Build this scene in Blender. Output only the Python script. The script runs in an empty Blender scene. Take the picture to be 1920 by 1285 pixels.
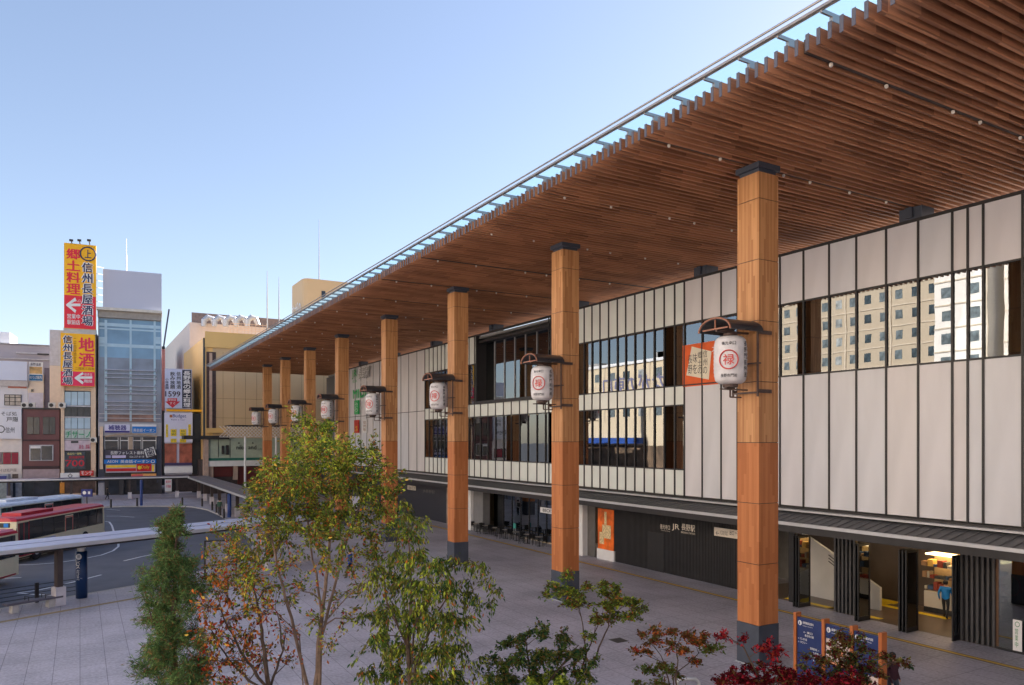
import bpy, bmesh, math, random
import numpy as np
from mathutils import Vector, Matrix
random.seed(7); rng = np.random.default_rng(7)
SC = bpy.context.scene; COL = SC.collection
R = math.radians
# ---------------------------------------------------------------- camera, sky, sun, exposure
YAW = 30.05; FPX = 1400.0; CX, CY = 960.0, 825.0; CAMH = 8.2
cd = bpy.data.cameras.new('camera'); cam = bpy.data.objects.new('camera', cd); COL.objects.link(cam)
cam.location = (0, 0, CAMH); cam.rotation_euler = (R(90), 0, R(-YAW))
cd.sensor_width = 36; cd.lens = 36 * FPX / 1920; cd.shift_y = (CY - 642.5) / 1920
cd.clip_start = 0.1; cd.clip_end = 3000; SC.camera = cam
SUN_AZ, SUN_EL = 84.0, 27.0            # azimuth clockwise from +Y
w = bpy.data.worlds.new("World"); SC.world = w; w.use_nodes = True
nt = w.node_tree; bg = nt.nodes['Background']
sk = nt.nodes.new('ShaderNodeTexSky'); sk.sky_type = 'NISHITA'; sk.sun_disc = False
sk.sun_elevation = R(SUN_EL); sk.sun_rotation = R(SUN_AZ); sk.air_density = 1.0; sk.dust_density = 0.6; sk.ozone_density = 1.6
hs = nt.nodes.new('ShaderNodeHueSaturation'); hs.inputs['Saturation'].default_value = 1.0
tn = nt.nodes.new('ShaderNodeMix'); tn.data_type = 'RGBA'; tn.blend_type = 'MULTIPLY'; tn.inputs[0].default_value = 1; tn.inputs[7].default_value = (1.0, .955, 1.0, 1)
gm = nt.nodes.new('ShaderNodeGamma'); gm.inputs[1].default_value = .8; nt.links.new(sk.outputs[0], gm.inputs[0]); nt.links.new(gm.outputs[0], hs.inputs['Color']); nt.links.new(hs.outputs[0], tn.inputs[6]); nt.links.new(tn.outputs[2], bg.inputs[0]); bg.inputs[1].default_value = 0.1
sl = bpy.data.lights.new('sun', 'SUN'); so = bpy.data.objects.new('sun', sl); COL.objects.link(so)
sl.energy = 5.0; sl.angle = R(0.5); sl.color = (1, 0.935, 0.87)
sd = Vector((math.sin(R(SUN_AZ)) * math.cos(R(SUN_EL)), math.cos(R(SUN_AZ)) * math.cos(R(SUN_EL)), math.sin(R(SUN_EL))))
so.rotation_euler = sd.to_track_quat('Z', 'Y').to_euler(); so.location = (60, 60, 60)
SC.view_settings.view_transform = 'Standard'; SC.view_settings.look = 'None'
SC.view_settings.exposure = 1.68; SC.view_settings.gamma = 1
try:
    SC.cycles.max_bounces = 8; SC.cycles.transparent_max_bounces = 12; SC.cycles.sample_clamp_indirect = 6
    SC.cycles.caustics_reflective = False; SC.cycles.caustics_refractive = False
except Exception: pass

# ---------------------------------------------------------------- geometry helpers
SN, CS = math.sin(R(YAW)), math.cos(R(YAW))
def ray(px, py):
    a = (px - CX) / FPX
    return Vector((SN + CS * a, CS - SN * a, (CY - py) / FPX))
def at(px, py, t): return Vector((0, 0, CAMH)) + ray(px, py) * t
def gnd(px, py, z=0.0):
    d = ray(px, py); return Vector((0, 0, CAMH)) + d * ((z - CAMH) / d.z)
class Pl:
    """A vertical plane: s runs to the right seen from its front, d is outward."""
    def __init__(s, o, sd):
        s.o = Vector((o[0], o[1], 0)); s.s = Vector((sd[0], sd[1], 0)).normalized(); s.n = Vector((s.s.y, -s.s.x, 0))
    def P(s, a, z, d=0.0): return s.o + s.s * a + s.n * d + Vector((0, 0, z))
    def M(s, px, py, d=0.0):
        r = ray(px, py); q = s.o + s.n * d; t = q.dot(s.n) / r.dot(s.n)
        p = r * t; return (p - q).dot(s.s), CAMH + p.z
    def off(s, d): return Pl(s.o + s.n * d, s.s)
    def px(s, px, d=0.0): return s.M(px, 800, d)[0]
WL = {}
class MB:
    def __init__(s): s.v = []; s.f = []; s.m = []; s.cur = 0
    def add(s, vs, fs):
        b = len(s.v); s.v += [tuple(v) for v in vs]; s.f += [tuple(i + b for i in f) for f in fs]; s.m += [s.cur] * len(fs); return s
    def hexa(s, p):
        return s.add(p, [(0,3,2,1),(4,5,6,7),(0,1,5,4),(1,2,6,5),(2,3,7,6),(3,0,4,7)])
    def box(s, x0, x1, y0, y1, z0, z1):
        return s.hexa([(x0,y0,z0),(x1,y0,z0),(x1,y1,z0),(x0,y1,z0),(x0,y0,z1),(x1,y0,z1),(x1,y1,z1),(x0,y1,z1)])
    def pb(s, pl, s0, s1, z0, z1, d0, d1):
        if s0 > s1: s0, s1 = s1, s0
        if z0 > z1: z0, z1 = z1, z0
        if d0 > d1: d0, d1 = d1, d0
        P = pl.P
        return s.hexa([P(s0,z0,d1),P(s1,z0,d1),P(s1,z0,d0),P(s0,z0,d0),P(s0,z1,d1),P(s1,z1,d1),P(s1,z1,d0),P(s0,z1,d0)])
    def pxb(s, pl, x0, y0, x1, y1, d0=0.0, d1=0.1):
        a, c = pl.px(x0, d1), pl.px(x1, d1); xm = (x0 + x1) / 2
        return s.pb(pl, a, c, pl.M(xm, y1, d1)[1], pl.M(xm, y0, d1)[1], d0, d1)
    def ob(s, c, ax, ay, az):
        c, ax, ay, az = map(Vector, (c, ax, ay, az))
        return s.hexa([c-ax-ay-az, c+ax-ay-az, c+ax+ay-az, c-ax+ay-az, c-ax-ay+az, c+ax-ay+az, c+ax+ay+az, c-ax+ay+az])
    def bar(s, a, b, w, h=None, up=(0,0,1)):
        a, b = Vector(a), Vector(b); h = h or w; d = b - a; u = Vector(up)
        if abs(d.normalized().dot(u)) > .95: u = Vector((1,0,0))
        x = d.cross(u).normalized(); y = x.cross(d).normalized()
        return s.ob((a+b)/2, d/2, x*w/2, y*h/2)
    def tube(s, pts, rs, n=6, cap=True):
        pts = [Vector(p) for p in pts]
        if not hasattr(rs, '__len__'): rs = [rs] * len(pts)
        vs = []; fs = []; pu = None
        for i, p in enumerate(pts):
            d = (pts[min(i+1, len(pts)-1)] - pts[max(i-1, 0)])
            d = d.normalized() if d.length > 1e-9 else Vector((0,0,1))
            u = pu if pu is not None and abs(pu.dot(d)) < .95 else (Vector((1,0,0)) if abs(d.x) < .8 else Vector((0,1,0)))
            x = (u - d * u.dot(d)).normalized(); y = d.cross(x); pu = x
            for k in range(n):
                a = 2*math.pi*k/n; vs.append(p + (x*math.cos(a) + y*math.sin(a)) * rs[i])
        for i in range(len(pts)-1):
            for k in range(n):
                k2 = (k+1) % n; fs.append((i*n+k, i*n+k2, (i+1)*n+k2, (i+1)*n+k))
        if cap: fs += [tuple(range(n-1,-1,-1)), tuple((len(pts)-1)*n+k for k in range(n))]
        return s.add(vs, fs)
    def lathe(s, c, prof, n=16, axis='z'):
        c = Vector(c); vs = []; fs = []
        for r, z in prof:
            for k in range(n):
                a = 2*math.pi*k/n; vs.append(c + Vector((r*math.cos(a), r*math.sin(a), z)))
        for i in range(len(prof)-1):
            for k in range(n):
                k2 = (k+1) % n; fs.append((i*n+k, i*n+k2, (i+1)*n+k2, (i+1)*n+k))
        fs += [tuple(range(n-1,-1,-1)), tuple((len(prof)-1)*n+k for k in range(n))]
        return s.add(vs, fs)
    def prism(s, poly, e):
        n = len(poly); e = Vector(e); p = [Vector(q) for q in poly]
        return s.add(p + [q+e for q in p], [tuple(range(n-1,-1,-1)), tuple(range(n, 2*n))] + [(i, (i+1)%n, n+(i+1)%n, n+i) for i in range(n)])
    def build(s, name, mat, parent=None, smooth=False):
        me = bpy.data.meshes.new(name); V = np.array(s.v, dtype=float).reshape(-1, 3)
        lo, hi = V.min(0), V.max(0); c = (lo + hi) / 2
        if parent is None: c[2] = lo[2]
        me.from_pydata([tuple(q) for q in (V - c)], [], s.f)
        mats = mat if isinstance(mat, (list, tuple)) else [mat]
        for q in mats: me.materials.append(q)
        if len(mats) > 1: me.polygons.foreach_set('material_index', s.m)
        if smooth: me.polygons.foreach_set('use_smooth', [True]*len(s.f))
        me.update(); o = bpy.data.objects.new(name, me); COL.objects.link(o)
        if parent is not None:
            o.parent = parent; pw = WL[parent.name]; o.location = tuple(c[i] - pw[i] for i in range(3))
        else: o.location = tuple(c)
        WL[o.name] = tuple(c); return o
def tag(o, label=None, cat=None, group=None, kind=None):
    if label: o['label'] = label
    if cat: o['category'] = cat
    if group: o['group'] = group
    if kind: o['kind'] = kind
    return o
def thing(name, label, cat, loc, group=None):
    o = bpy.data.objects.new(name, None); COL.objects.link(o); o.location = loc; o.empty_display_size = .3
    WL[o.name] = tuple(loc); return tag(o, label, cat, group)
def copy_tree(o, parent=None):
    c = o.copy(); COL.objects.link(c); c.parent = parent
    for ch in [q for q in KIDS.get(o.name, [])] or list(o.children): copy_tree(ch, c)
    return c
KIDS = {}
# text -> mesh data
_tc = bpy.data.curves.new('txt', 'FONT'); _to = bpy.data.objects.new('txt', _tc); COL.objects.link(_to)
_cache = {}
def glyph(body, bold=0.0):
    k = (body, bold)
    if k not in _cache:
        _tc.body = body; _tc.offset = bold; _tc.resolution_u = 2; bpy.context.view_layer.update()
        dg = bpy.context.evaluated_depsgraph_get(); m = bpy.data.meshes.new_from_object(_to.evaluated_get(dg))
        vs = [tuple(v.co) for v in m.vertices]; fs = [tuple(p.vertices) for p in m.polygons]; bpy.data.meshes.remove(m)
        _cache[k] = (vs, fs)
    return _cache[k]
def text(mb, pl, body, s0, s1, z0, z1, d, bold=0.0, vertical=False, rot=0.0):
    """fit the words into the rectangle s0..s1, z0..z1 of plane pl at depth d"""
    if vertical:
        n = len(body); h = (z1 - z0) / n
        for i, ch in enumerate(body):
            if ch != ' ': text(mb, pl, ch, s0, s1, z1 - (i+1)*h + h*.06, z1 - i*h - h*.06, d, bold)
        return mb
    if bold > .015:
        w_ = (s1 - s0) / max(1, len(body)) * bold * .55
        for k, (u, v) in enumerate(((-w_, 0), (w_, 0), (0, w_))): text(mb, pl, body, s0+u, s1+u, z0+v, z1+v, d + .003*(k+1), 0.0, False, rot)
        return mb
    vs, fs = glyph(body, bold)
    if not vs: return mb
    xs = [v[0] for v in vs]; ys = [v[1] for v in vs]; X0, X1, Y0, Y1 = min(xs), max(xs), min(ys), max(ys)
    if all(c in 'ー一' for c in body): Y0, Y1 = -.3, 1.1
    out = []; cs, cz = (s0+s1)/2, (z0+z1)/2; ca, sa = math.cos(rot), math.sin(rot)
    for x, y, _ in vs:
        a = s0 + (x-X0)/max(X1-X0, 1e-6)*(s1-s0) - cs; b = z0 + (y-Y0)/max(Y1-Y0, 1e-6)*(z1-z0) - cz
        out.append(pl.P(cs + a*ca - b*sa, cz + a*sa + b*ca, d))
    return mb.add(out, fs)
def textpx(mb, pl, body, x0, y0, x1, y1, d, **k):
    xm = (x0+x1)/2
    return text(mb, pl, body, pl.px(x0, d), pl.px(x1, d), pl.M(xm, y1, d)[1], pl.M(xm, y0, d)[1], d, **k)
# ---------------------------------------------------------------- materials
MATS = {}
def srgb(r, g, b):
    f = lambda c: (c/255/12.92 if c/255 <= .04045 else ((c/255+.055)/1.055)**2.4)
    return (f(r), f(g), f(b))
def M(name, col, rough=.6, var=.12, scale=2.0, bump=0.0, metal=0.0, stretch=(1,1,1), emit=0.0, spec=.5):
    if name in MATS: return MATS[name]
    m = bpy.data.materials.new(name); m.use_nodes = True; n = m.node_tree.nodes; l = m.node_tree.links; b = n['Principled BSDF']
    b.inputs['Roughness'].default_value = rough; b.inputs['Metallic'].default_value = metal; b.inputs['Specular IOR Level'].default_value = spec
    tc = n.new('ShaderNodeTexCoord'); mp = n.new('ShaderNodeMapping'); mp.inputs['Scale'].default_value = stretch
    nz = n.new('ShaderNodeTexNoise'); nz.inputs['Scale'].default_value = scale; nz.inputs['Detail'].default_value = 5
    l.new(tc.outputs['Object'], mp.inputs[0]); l.new(mp.outputs[0], nz.inputs[0])
    cr = n.new('ShaderNodeMapRange'); cr.inputs[1].default_value = .3; cr.inputs[2].default_value = .7
    cr.inputs[3].default_value = 1-var; cr.inputs[4].default_value = 1+var
    l.new(nz.outputs[0], cr.inputs[0]); mx = n.new('ShaderNodeVectorMath'); mx.operation = 'SCALE'
    mx.inputs[0].default_value = col; l.new(cr.outputs[0], mx.inputs['Scale']); l.new(mx.outputs[0], b.inputs['Base Color'])
    if bump:
        bp = n.new('ShaderNodeBump'); bp.inputs['Strength'].default_value = bump; bp.inputs['Distance'].default_value = .02
        l.new(nz.outputs[0], bp.inputs['Height']); l.new(bp.outputs[0], b.inputs['Normal'])
    if emit:
        b.inputs['Emission Color'].default_value = (*col, 1); b.inputs['Emission Strength'].default_value = emit
    MATS[name] = m; return m
def glass_mat(name, tint=(.55,.6,.6), refl=.4, rough=.0, rcol=(.95,.97,1)):
    m = bpy.data.materials.new(name); m.use_nodes = True; n = m.node_tree.nodes; l = m.node_tree.links; n.remove(n['Principled BSDF'])
    tr = n.new('ShaderNodeBsdfTransparent'); tr.inputs[0].default_value = (*tint, 1)
    gl = n.new('ShaderNodeBsdfGlossy'); gl.inputs['Roughness'].default_value = rough; gl.inputs[0].default_value = (*rcol, 1)
    lw = n.new('ShaderNodeLayerWeight'); lw.inputs[0].default_value = .5
    mr = n.new('ShaderNodeMapRange'); mr.inputs[3].default_value = refl; mr.inputs[4].default_value = 1.0
    # wavy old-pane ripple
    tc = n.new('ShaderNodeTexCoord'); nz = n.new('ShaderNodeTexNoise'); nz.inputs['Scale'].default_value = .5
    bp = n.new('ShaderNodeBump'); bp.inputs['Strength'].default_value = .02; bp.inputs['Distance'].default_value = .05
    l.new(tc.outputs['Object'], nz.inputs[0]); l.new(nz.outputs[0], bp.inputs['Height']); l.new(bp.outputs[0], gl.inputs['Normal'])
    mx = n.new('ShaderNodeMixShader'); l.new(lw.outputs['Fresnel'], mr.inputs[0]); l.new(mr.outputs[0], mx.inputs[0])
    l.new(tr.outputs[0], mx.inputs[1]); l.new(gl.outputs[0], mx.inputs[2]); l.new(mx.outputs[0], n['Material Output'].inputs[0])
    MATS[name] = m; return m
def wood_mat(name, c1, c2, axis='z', plank=.1, rough=.5):
    """boards of width `plank` running along `axis`, each its own tone, fine grain inside"""
    m = bpy.data.materials.new(name); m.use_nodes = True; n = m.node_tree.nodes; l = m.node_tree.links; b = n['Principled BSDF']
    b.inputs['Roughness'].default_value = rough; b.inputs['Specular IOR Level'].default_value = .3
    tc = n.new('ShaderNodeTexCoord'); sep = n.new('ShaderNodeSeparateXYZ'); geo = n.new('ShaderNodeNewGeometry')
    l.new(geo.outputs['Position'], sep.inputs[0])
    oth = {'z': (0, 1), 'x': (1, 2)}[axis]
    ad = n.new('ShaderNodeMath'); ad.operation = 'ADD'; l.new(sep.outputs[oth[0]], ad.inputs[0]); l.new(sep.outputs[oth[1]], ad.inputs[1])
    dv = n.new('ShaderNodeMath'); dv.operation = 'DIVIDE'; l.new(ad.outputs[0], dv.inputs[0]); dv.inputs[1].default_value = plank
    fl = n.new('ShaderNodeMath'); fl.operation = 'FLOOR'; l.new(dv.outputs[0], fl.inputs[0])
    al = {'z': 2, 'x': 0}[axis]
    d2 = n.new('ShaderNodeMath'); d2.operation = 'DIVIDE'; l.new(sep.outputs[al], d2.inputs[0]); d2.inputs[1].default_value = 2.1
    w1 = n.new('ShaderNodeMath'); w1.operation = 'MULTIPLY_ADD'; l.new(fl.outputs[0], w1.inputs[0]); w1.inputs[1].default_value = .37; l.new(d2.outputs[0], w1.inputs[2])
    f2 = n.new('ShaderNodeMath'); f2.operation = 'FLOOR'; l.new(w1.outputs[0], f2.inputs[0])
    cb = n.new('ShaderNodeCombineXYZ'); l.new(fl.outputs[0], cb.inputs[0]); l.new(f2.outputs[0], cb.inputs[1])
    wn = n.new('ShaderNodeTexWhiteNoise'); wn.noise_dimensions = '3D'; l.new(cb.outputs[0], wn.inputs[0])
    mp = n.new('ShaderNodeMapping'); mp.inputs['Scale'].default_value = (30, 30, 1.2) if axis == 'z' else (1.2, 30, 30)
    l.new(geo.outputs['Position'], mp.inputs[0]); nz = n.new('ShaderNodeTexNoise'); nz.inputs['Scale'].default_value = 1.0; nz.inputs['Detail'].default_value = 4
    l.new(mp.outputs[0], nz.inputs[0])
    sm = n.new('ShaderNodeMath'); sm.operation = 'MULTIPLY_ADD'; l.new(wn.outputs[0], sm.inputs[0]); sm.inputs[1].default_value = .55
    sc = n.new('ShaderNodeMath'); sc.operation = 'MULTIPLY'; l.new(nz.outputs[0], sc.inputs[0]); sc.inputs[1].default_value = .5; l.new(sc.outputs[0], sm.inputs[2])
    mx = n.new('ShaderNodeMix'); mx.data_type = 'RGBA'; mx.inputs[6].default_value = (*c1, 1); mx.inputs[7].default_value = (*c2, 1)
    l.new(sm.outputs[0], mx.inputs[0]); l.new(mx.outputs[2], b.inputs['Base Color'])
    MATS[name] = m; return m
def paving_mat(name, col, tx, ty, var=.12, ang=0.0, joint=.5, mort=.012):
    m = bpy.data.materials.new(name); m.use_nodes = True; n = m.node_tree.nodes; l = m.node_tree.links; b = n['Principled BSDF']
    b.inputs['Roughness'].default_value = .55
    geo = n.new('ShaderNodeNewGeometry'); mp = n.new('ShaderNodeMapping'); mp.inputs['Rotation'].default_value = (0, 0, ang)
    l.new(geo.outputs['Position'], mp.inputs[0])
    br = n.new('ShaderNodeTexBrick'); br.offset = 0.0; br.inputs['Scale'].default_value = 1.0; br.inputs['Brick Width'].default_value = tx; br.inputs['Row Height'].default_value = ty
    br.inputs['Mortar Size'].default_value = mort; br.inputs['Bias'].default_value = 0
    br.inputs['Color1'].default_value = (*[c*(1-var) for c in col], 1); br.inputs['Color2'].default_value = (*[c*(1+var) for c in col], 1); br.inputs['Mortar'].default_value = (*[c*joint for c in col], 1)
    l.new(mp.outputs[0], br.inputs[0])
    nz = n.new('ShaderNodeTexNoise'); nz.inputs['Scale'].default_value = .35; nz.inputs['Detail'].default_value = 8; l.new(geo.outputs['Position'], nz.inputs[0])
    n2 = n.new('ShaderNodeTexNoise'); n2.inputs['Scale'].default_value = 9; n2.inputs['Detail'].default_value = 3; l.new(geo.outputs['Position'], n2.inputs[0])
    ad = n.new('ShaderNodeMath'); ad.operation = 'ADD'; l.new(nz.outputs[0], ad.inputs[0]); l.new(n2.outputs[0], ad.inputs[1])
    mr = n.new('ShaderNodeMapRange'); mr.inputs[1].default_value = .78; mr.inputs[2].default_value = 1.2; mr.inputs[3].default_value = .72; mr.inputs[4].default_value = 1.14
    l.new(ad.outputs[0], mr.inputs[0]); sc = n.new('ShaderNodeVectorMath'); sc.operation = 'SCALE'; l.new(br.outputs['Color'], sc.inputs[0]); l.new(mr.outputs[0], sc.inputs['Scale'])
    l.new(sc.outputs[0], b.inputs['Base Color']); MATS[name] = m; return m
def leaf_mat(name, col, trans=.42):
    m = bpy.data.materials.new(name); m.use_nodes = True; n = m.node_tree.nodes; l = m.node_tree.links; n.remove(n['Principled BSDF'])
    geo = n.new('ShaderNodeNewGeometry'); mr = n.new('ShaderNodeMapRange'); mr.inputs[3].default_value = .6; mr.inputs[4].default_value = 1.45
    l.new(geo.outputs['Random Per Island'], mr.inputs[0]); sc = n.new('ShaderNodeVectorMath'); sc.operation = 'SCALE'; sc.inputs[0].default_value = col; l.new(mr.outputs[0], sc.inputs['Scale'])
    d = n.new('ShaderNodeBsdfDiffuse'); t = n.new('ShaderNodeBsdfTranslucent'); mx = n.new('ShaderNodeMixShader'); mx.inputs[0].default_value = trans
    l.new(sc.outputs[0], d.inputs[0]); l.new(sc.outputs[0], t.inputs[0]); l.new(d.outputs[0], mx.inputs[1]); l.new(t.outputs[0], mx.inputs[2])
    l.new(mx.outputs[0], n['Material Output'].inputs[0]); MATS[name] = m; return m
WOODU = wood_mat('column_wood_upper', srgb(156,102,60), srgb(210,158,108), 'z', .085)
WOODL = wood_mat('column_wood_lower', srgb(160,92,50), srgb(200,130,80), 'z', .12)
SLAT = wood_mat('soffit_wood', srgb(100,58,38), srgb(214,152,110), 'x', .333, .55)
DARK = M('dark_metal', (.022,.02,.022), .45, .2)
BLACK = M('black_metal', (.012,.012,.014), .4, .2)
BASE = M('slate_cladding', (.055,.065,.09), .4, .12)
PANEL = M('wall_panel', (.70,.69,.72), .32, .075, .9, stretch=(1,1,.22))
SPAND = M('spandrel_glass', (.80,.84,.80), .12, .05, .6)
GLASS = glass_mat('window_glass', (.78,.82,.8), .36, rcol=(.52,.54,.56))
GLASSD = glass_mat('dark_window_glass', (.34,.38,.38), .2, rcol=(.7,.75,.8))
def frosted(name, col):
    m = bpy.data.materials.new(name); m.use_nodes = True; n = m.node_tree.nodes; l = m.node_tree.links; n.remove(n['Principled BSDF'])
    a = n.new('ShaderNodeBsdfTranslucent'); a.inputs[0].default_value = (*col, 1); t = n.new('ShaderNodeBsdfTransparent'); t.inputs[0].default_value = (*col, 1)
    g_ = n.new('ShaderNodeBsdfGlossy'); g_.inputs[1].default_value = .1; x = n.new('ShaderNodeMixShader'); x.inputs[0].default_value = .62; y = n.new('ShaderNodeMixShader'); y.inputs[0].default_value = .06
    l.new(a.outputs[0], x.inputs[1]); l.new(t.outputs[0], x.inputs[2]); l.new(x.outputs[0], y.inputs[1]); l.new(g_.outputs[0], y.inputs[2]); l.new(y.outputs[0], n['Material Output'].inputs[0]); return m
TEALG = frosted('edge_glass', (.40,.60,.74))
ALU = M('pale_aluminium', (.55,.56,.58), .35, .06, metal=.3)
STEEL = M('galvanised_steel', (.35,.33,.32), .35, .1, metal=.8)
CANR = M('canopy_metal', (.10,.10,.105), .5, .2, 6, stretch=(1,3,1))
WHITE = M('white_paint', (.78,.78,.78), .5, .04)
CONC = M('concrete', (.42,.41,.41), .8, .15, 3, .2)
PAPER = M('lantern_paper', (.68,.66,.66), .6, .12, 3)
BRACK = M('rust_brown_steel', (.09,.055,.045), .5, .25, 8)
LROOF = M('lantern_roof_metal', (.04,.04,.045), .4, .2)
COPPER = M('copper_edge', (.33,.13,.07), .4, .2)
INK = M('black_ink', (.03,.028,.03), .7, .1); RED = M('red_ink', (.62,.09,.08), .6, .08); NAVY = M('navy_board', (.012,.03,.13), .35, .1)
ORANGE = M('orange_post', (.45,.13,.03), .45, .1)
YEL = M('yellow_tactile', (.66,.42,.08), .7, .15, 5); YELB = M('bright_yellow', (.85,.6,.02), .5, .05)
TILE2 = M('dark_border_tile', (.07,.06,.05), .7, .2, 5)
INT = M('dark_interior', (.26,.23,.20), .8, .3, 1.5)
FLOORI = M('hall_floor', (.16,.11,.075), .35, .12, 1)
print('helpers ok')
# ================================================================ SETTING
asph = M('asphalt', (.095,.10,.125), .75, .18, .5, .15)
g = MB(); g.add([(-900,-300,-.13),(900,-300,-.13),(900,1500,-.13),(-900,1500,-.13)], [(0,1,2,3)])
tag(g.build('ground', M('ground_tarmac', (.10,.10,.105), .85, .2, .3)), kind='structure')
g = MB(); g.add([(-80,0,-.124),(16,0,-.124),(16,112,-.124),(-80,112,-.124)], [(0,1,2,3)])
tag(g.build('road', asph), kind='structure')
def slab(name, pts, z0, z1, mat):
    bm = bmesh.new(); vs = [bm.verts.new((x, y, z1)) for x, y in pts]; f = bm.faces.new(vs)
    r = bmesh.ops.extrude_face_region(bm, geom=[f]); vv = [e for e in r['geom'] if isinstance(e, bmesh.types.BMVert)]
    for q in vv: q.co.z = z0
    bmesh.ops.recalc_face_normals(bm, faces=bm.faces); bmesh.ops.triangulate(bm, faces=[q for q in bm.faces if len(q.verts) > 4])
    me = bpy.data.meshes.new(name); bm.to_mesh(me); bm.free(); me.materials.append(mat); o = bpy.data.objects.new(name, me); COL.objects.link(o)
    return tag(o, kind='structure')
KERB = [(-80,110),(-10,105.6),(2.8,104.5),(6.3,103.6),(8.65,102.4),(12,99.5),(13.1,94.5),(13.4,87),(13.1,75),(12.3,62),(9.6,53.4),(4.9,48.1),(-3.4,43.75),(-80,3.2)]
slab('plaza_pavement', [(-80,-60),(90,-60),(90,170),(-80,170)] + KERB, -.2, 0, paving_mat('plaza_paving', (.43,.405,.455), .82, 1.64, .035, mort=.011, joint=.42))
kb = MB()
for a, b in zip(KERB[1:-1], KERB[2:]):
    a, b = Vector((*a, 0)), Vector((*b, 0)); n = (b-a).cross(Vector((0,0,1))).normalized(); kb.hexa([a+n*-.02+Vector((0,0,-.12)), b+n*-.02+Vector((0,0,-.12)), b+n*.16+Vector((0,0,-.12)), a+n*.16+Vector((0,0,-.12)), a+n*-.02+Vector((0,0,.012)), b+n*-.02+Vector((0,0,.012)), b+n*.16+Vector((0,0,.012)), a+n*.16+Vector((0,0,.012))])
tag(kb.build('kerb', CONC), kind='structure')
def strip(mb, pts, w, z):
    pts = [Vector((p[0], p[1], z)) for p in pts]
    L = []; Rr = []
    for i, p in enumerate(pts):
        d = (pts[min(i+1, len(pts)-1)] - pts[max(0, i-1)]).normalized(); n = Vector((-d.y, d.x, 0)) * w/2; L.append(p+n); Rr.append(p-n)
    for i in range(len(pts)-1): mb.add([L[i], Rr[i], Rr[i+1], L[i+1]], [(0,1,2,3)])
mk = MB()
for pl_ in ([(0,1060),(60,1059),(110,1055),(150,1049),(190,1041),(212,1033),(222,1025),(222,1020)], [(30,1051),(60,1044),(88,1037)], [(232,1052),(265,1044),(300,1037)],
            [(33,1112),(70,1107),(120,1096),(190,1078)], [(33,1112),(70,1115),(112,1117)], [(197,978),(205,979),(210,986),(213,996)], [(200,968),(225,968),(252,970)], [(200,955),(225,957)], [(0,1085),(40,1083)],
            [(560,960),(620,975),(700,990)]):
    strip(mk, [gnd(x, y, -.118) for x, y in pl_], .16, -.118)
tag(mk.build('road_markings', M('road_paint', (.62,.63,.66), .6, .12, 6)), kind='structure')
tl = MB(); tl.cur = 0
for x0, x1, mi, z in ((28.92, 29.28, 1, .004), (28.98, 29.22, 0, .008)):
    tl.cur = mi; tl.add([(x0,-10,z),(x1,-10,z),(x1,104,z),(x0,104,z)], [(0,1,2,3)])
tag(tl.build('tactile_paving_strip', [YEL, TILE2]), kind='structure')
tl = MB(); a = gnd(0,1167); b = gnd(272,1119); d = (b-a).normalized(); strip(tl, [a-d*30, b+d*8], .34, .004)
tag(tl.build('kerbside_tactile_strip', M('dull_yellow_tactile', (.34,.25,.12), .7, .15, 5)), kind='structure')
dr = MB(); c = gnd(1160,1201); dr.box(c.x-.3, c.x+.3, c.y-.3, c.y+.3, 0, .006)
for i in range(5): dr.box(c.x-.26, c.x+.26, c.y-.25+i*.11, c.y-.2+i*.11, .006, .012)
tag(dr.build('drain_cover', TILE2), 'dark square drain cover in the plaza paving between the small maples', 'drain cover')
# planting bed (below the picture, carries the foreground trees)
pb = MB(); pb.box(-1.5, 16.5, 5, 17, 0, .35)
tag(pb.build('planting_bed', M('soil', (.07,.05,.035), .9, .3, 4, .5)), kind='structure')
# ================================================================ STATION
ST = thing('station_building', 'long station building with pale panel and glass facade under a broad timber roof', 'station', (45, 50, 0))
FS = Pl((31, 0), (0, -1))
Yp = lambda px: -FS.px(px)                     # world Y where a facade pixel column meets the front
ZB, Z1, Z2, Z3, Z4, ZT = 4.9, 6.43, 10.27, 11.43, 15.08, 17.55
YEND = 103.5
b = MB(); b.box(36, 62, -10, 107, 0, 17.4); b.box(31.15, 36, -10, 107, 17.3, 17.5); b.box(31.3, 36, 97.5, 107, 0, 17.3)
b.box(31.35, 36, -10, 107, 4.3, 4.85); b.box(31.35, 36, -10, 107, 10.5, 11.2)
b.build('building_block', M('block_grey', (.25,.245,.24), .8, .1), ST)
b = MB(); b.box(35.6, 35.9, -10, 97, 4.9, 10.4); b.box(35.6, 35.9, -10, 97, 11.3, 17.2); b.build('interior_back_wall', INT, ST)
# interior furniture seen through the glass
im = [M('int_a', (.35,.2,.1), .7), M('int_b', (.5,.45,.35), .7), M('int_c', (.05,.09,.18), .7), M('int_d', (.3,.05,.03), .7), M('int_e', (.06,.06,.06), .7)]
b = MB()
for k in range(150):
    y = random.uniform(27, 95); z = 4.9 if random.random() < .7 else 11.3; h = random.uniform(.8, 3.2); wd = random.uniform(.2, .9)
    b.cur = random.randrange(5); x = random.uniform(32.5, 35.2); b.box(x, x+.4, y, y+wd, z, z+h)
b.build('shop_fittings', im, ST)
b = MB()
for k in range(26):
    y = 28 + k*2.6; b.box(32.6, 33.2, y, y+.9, 10.3, 10.36)
b.build('shop_ceiling_lights', M('warm_lamp', (1,.75,.45), .5, 0, emit=2.2), ST)
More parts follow.
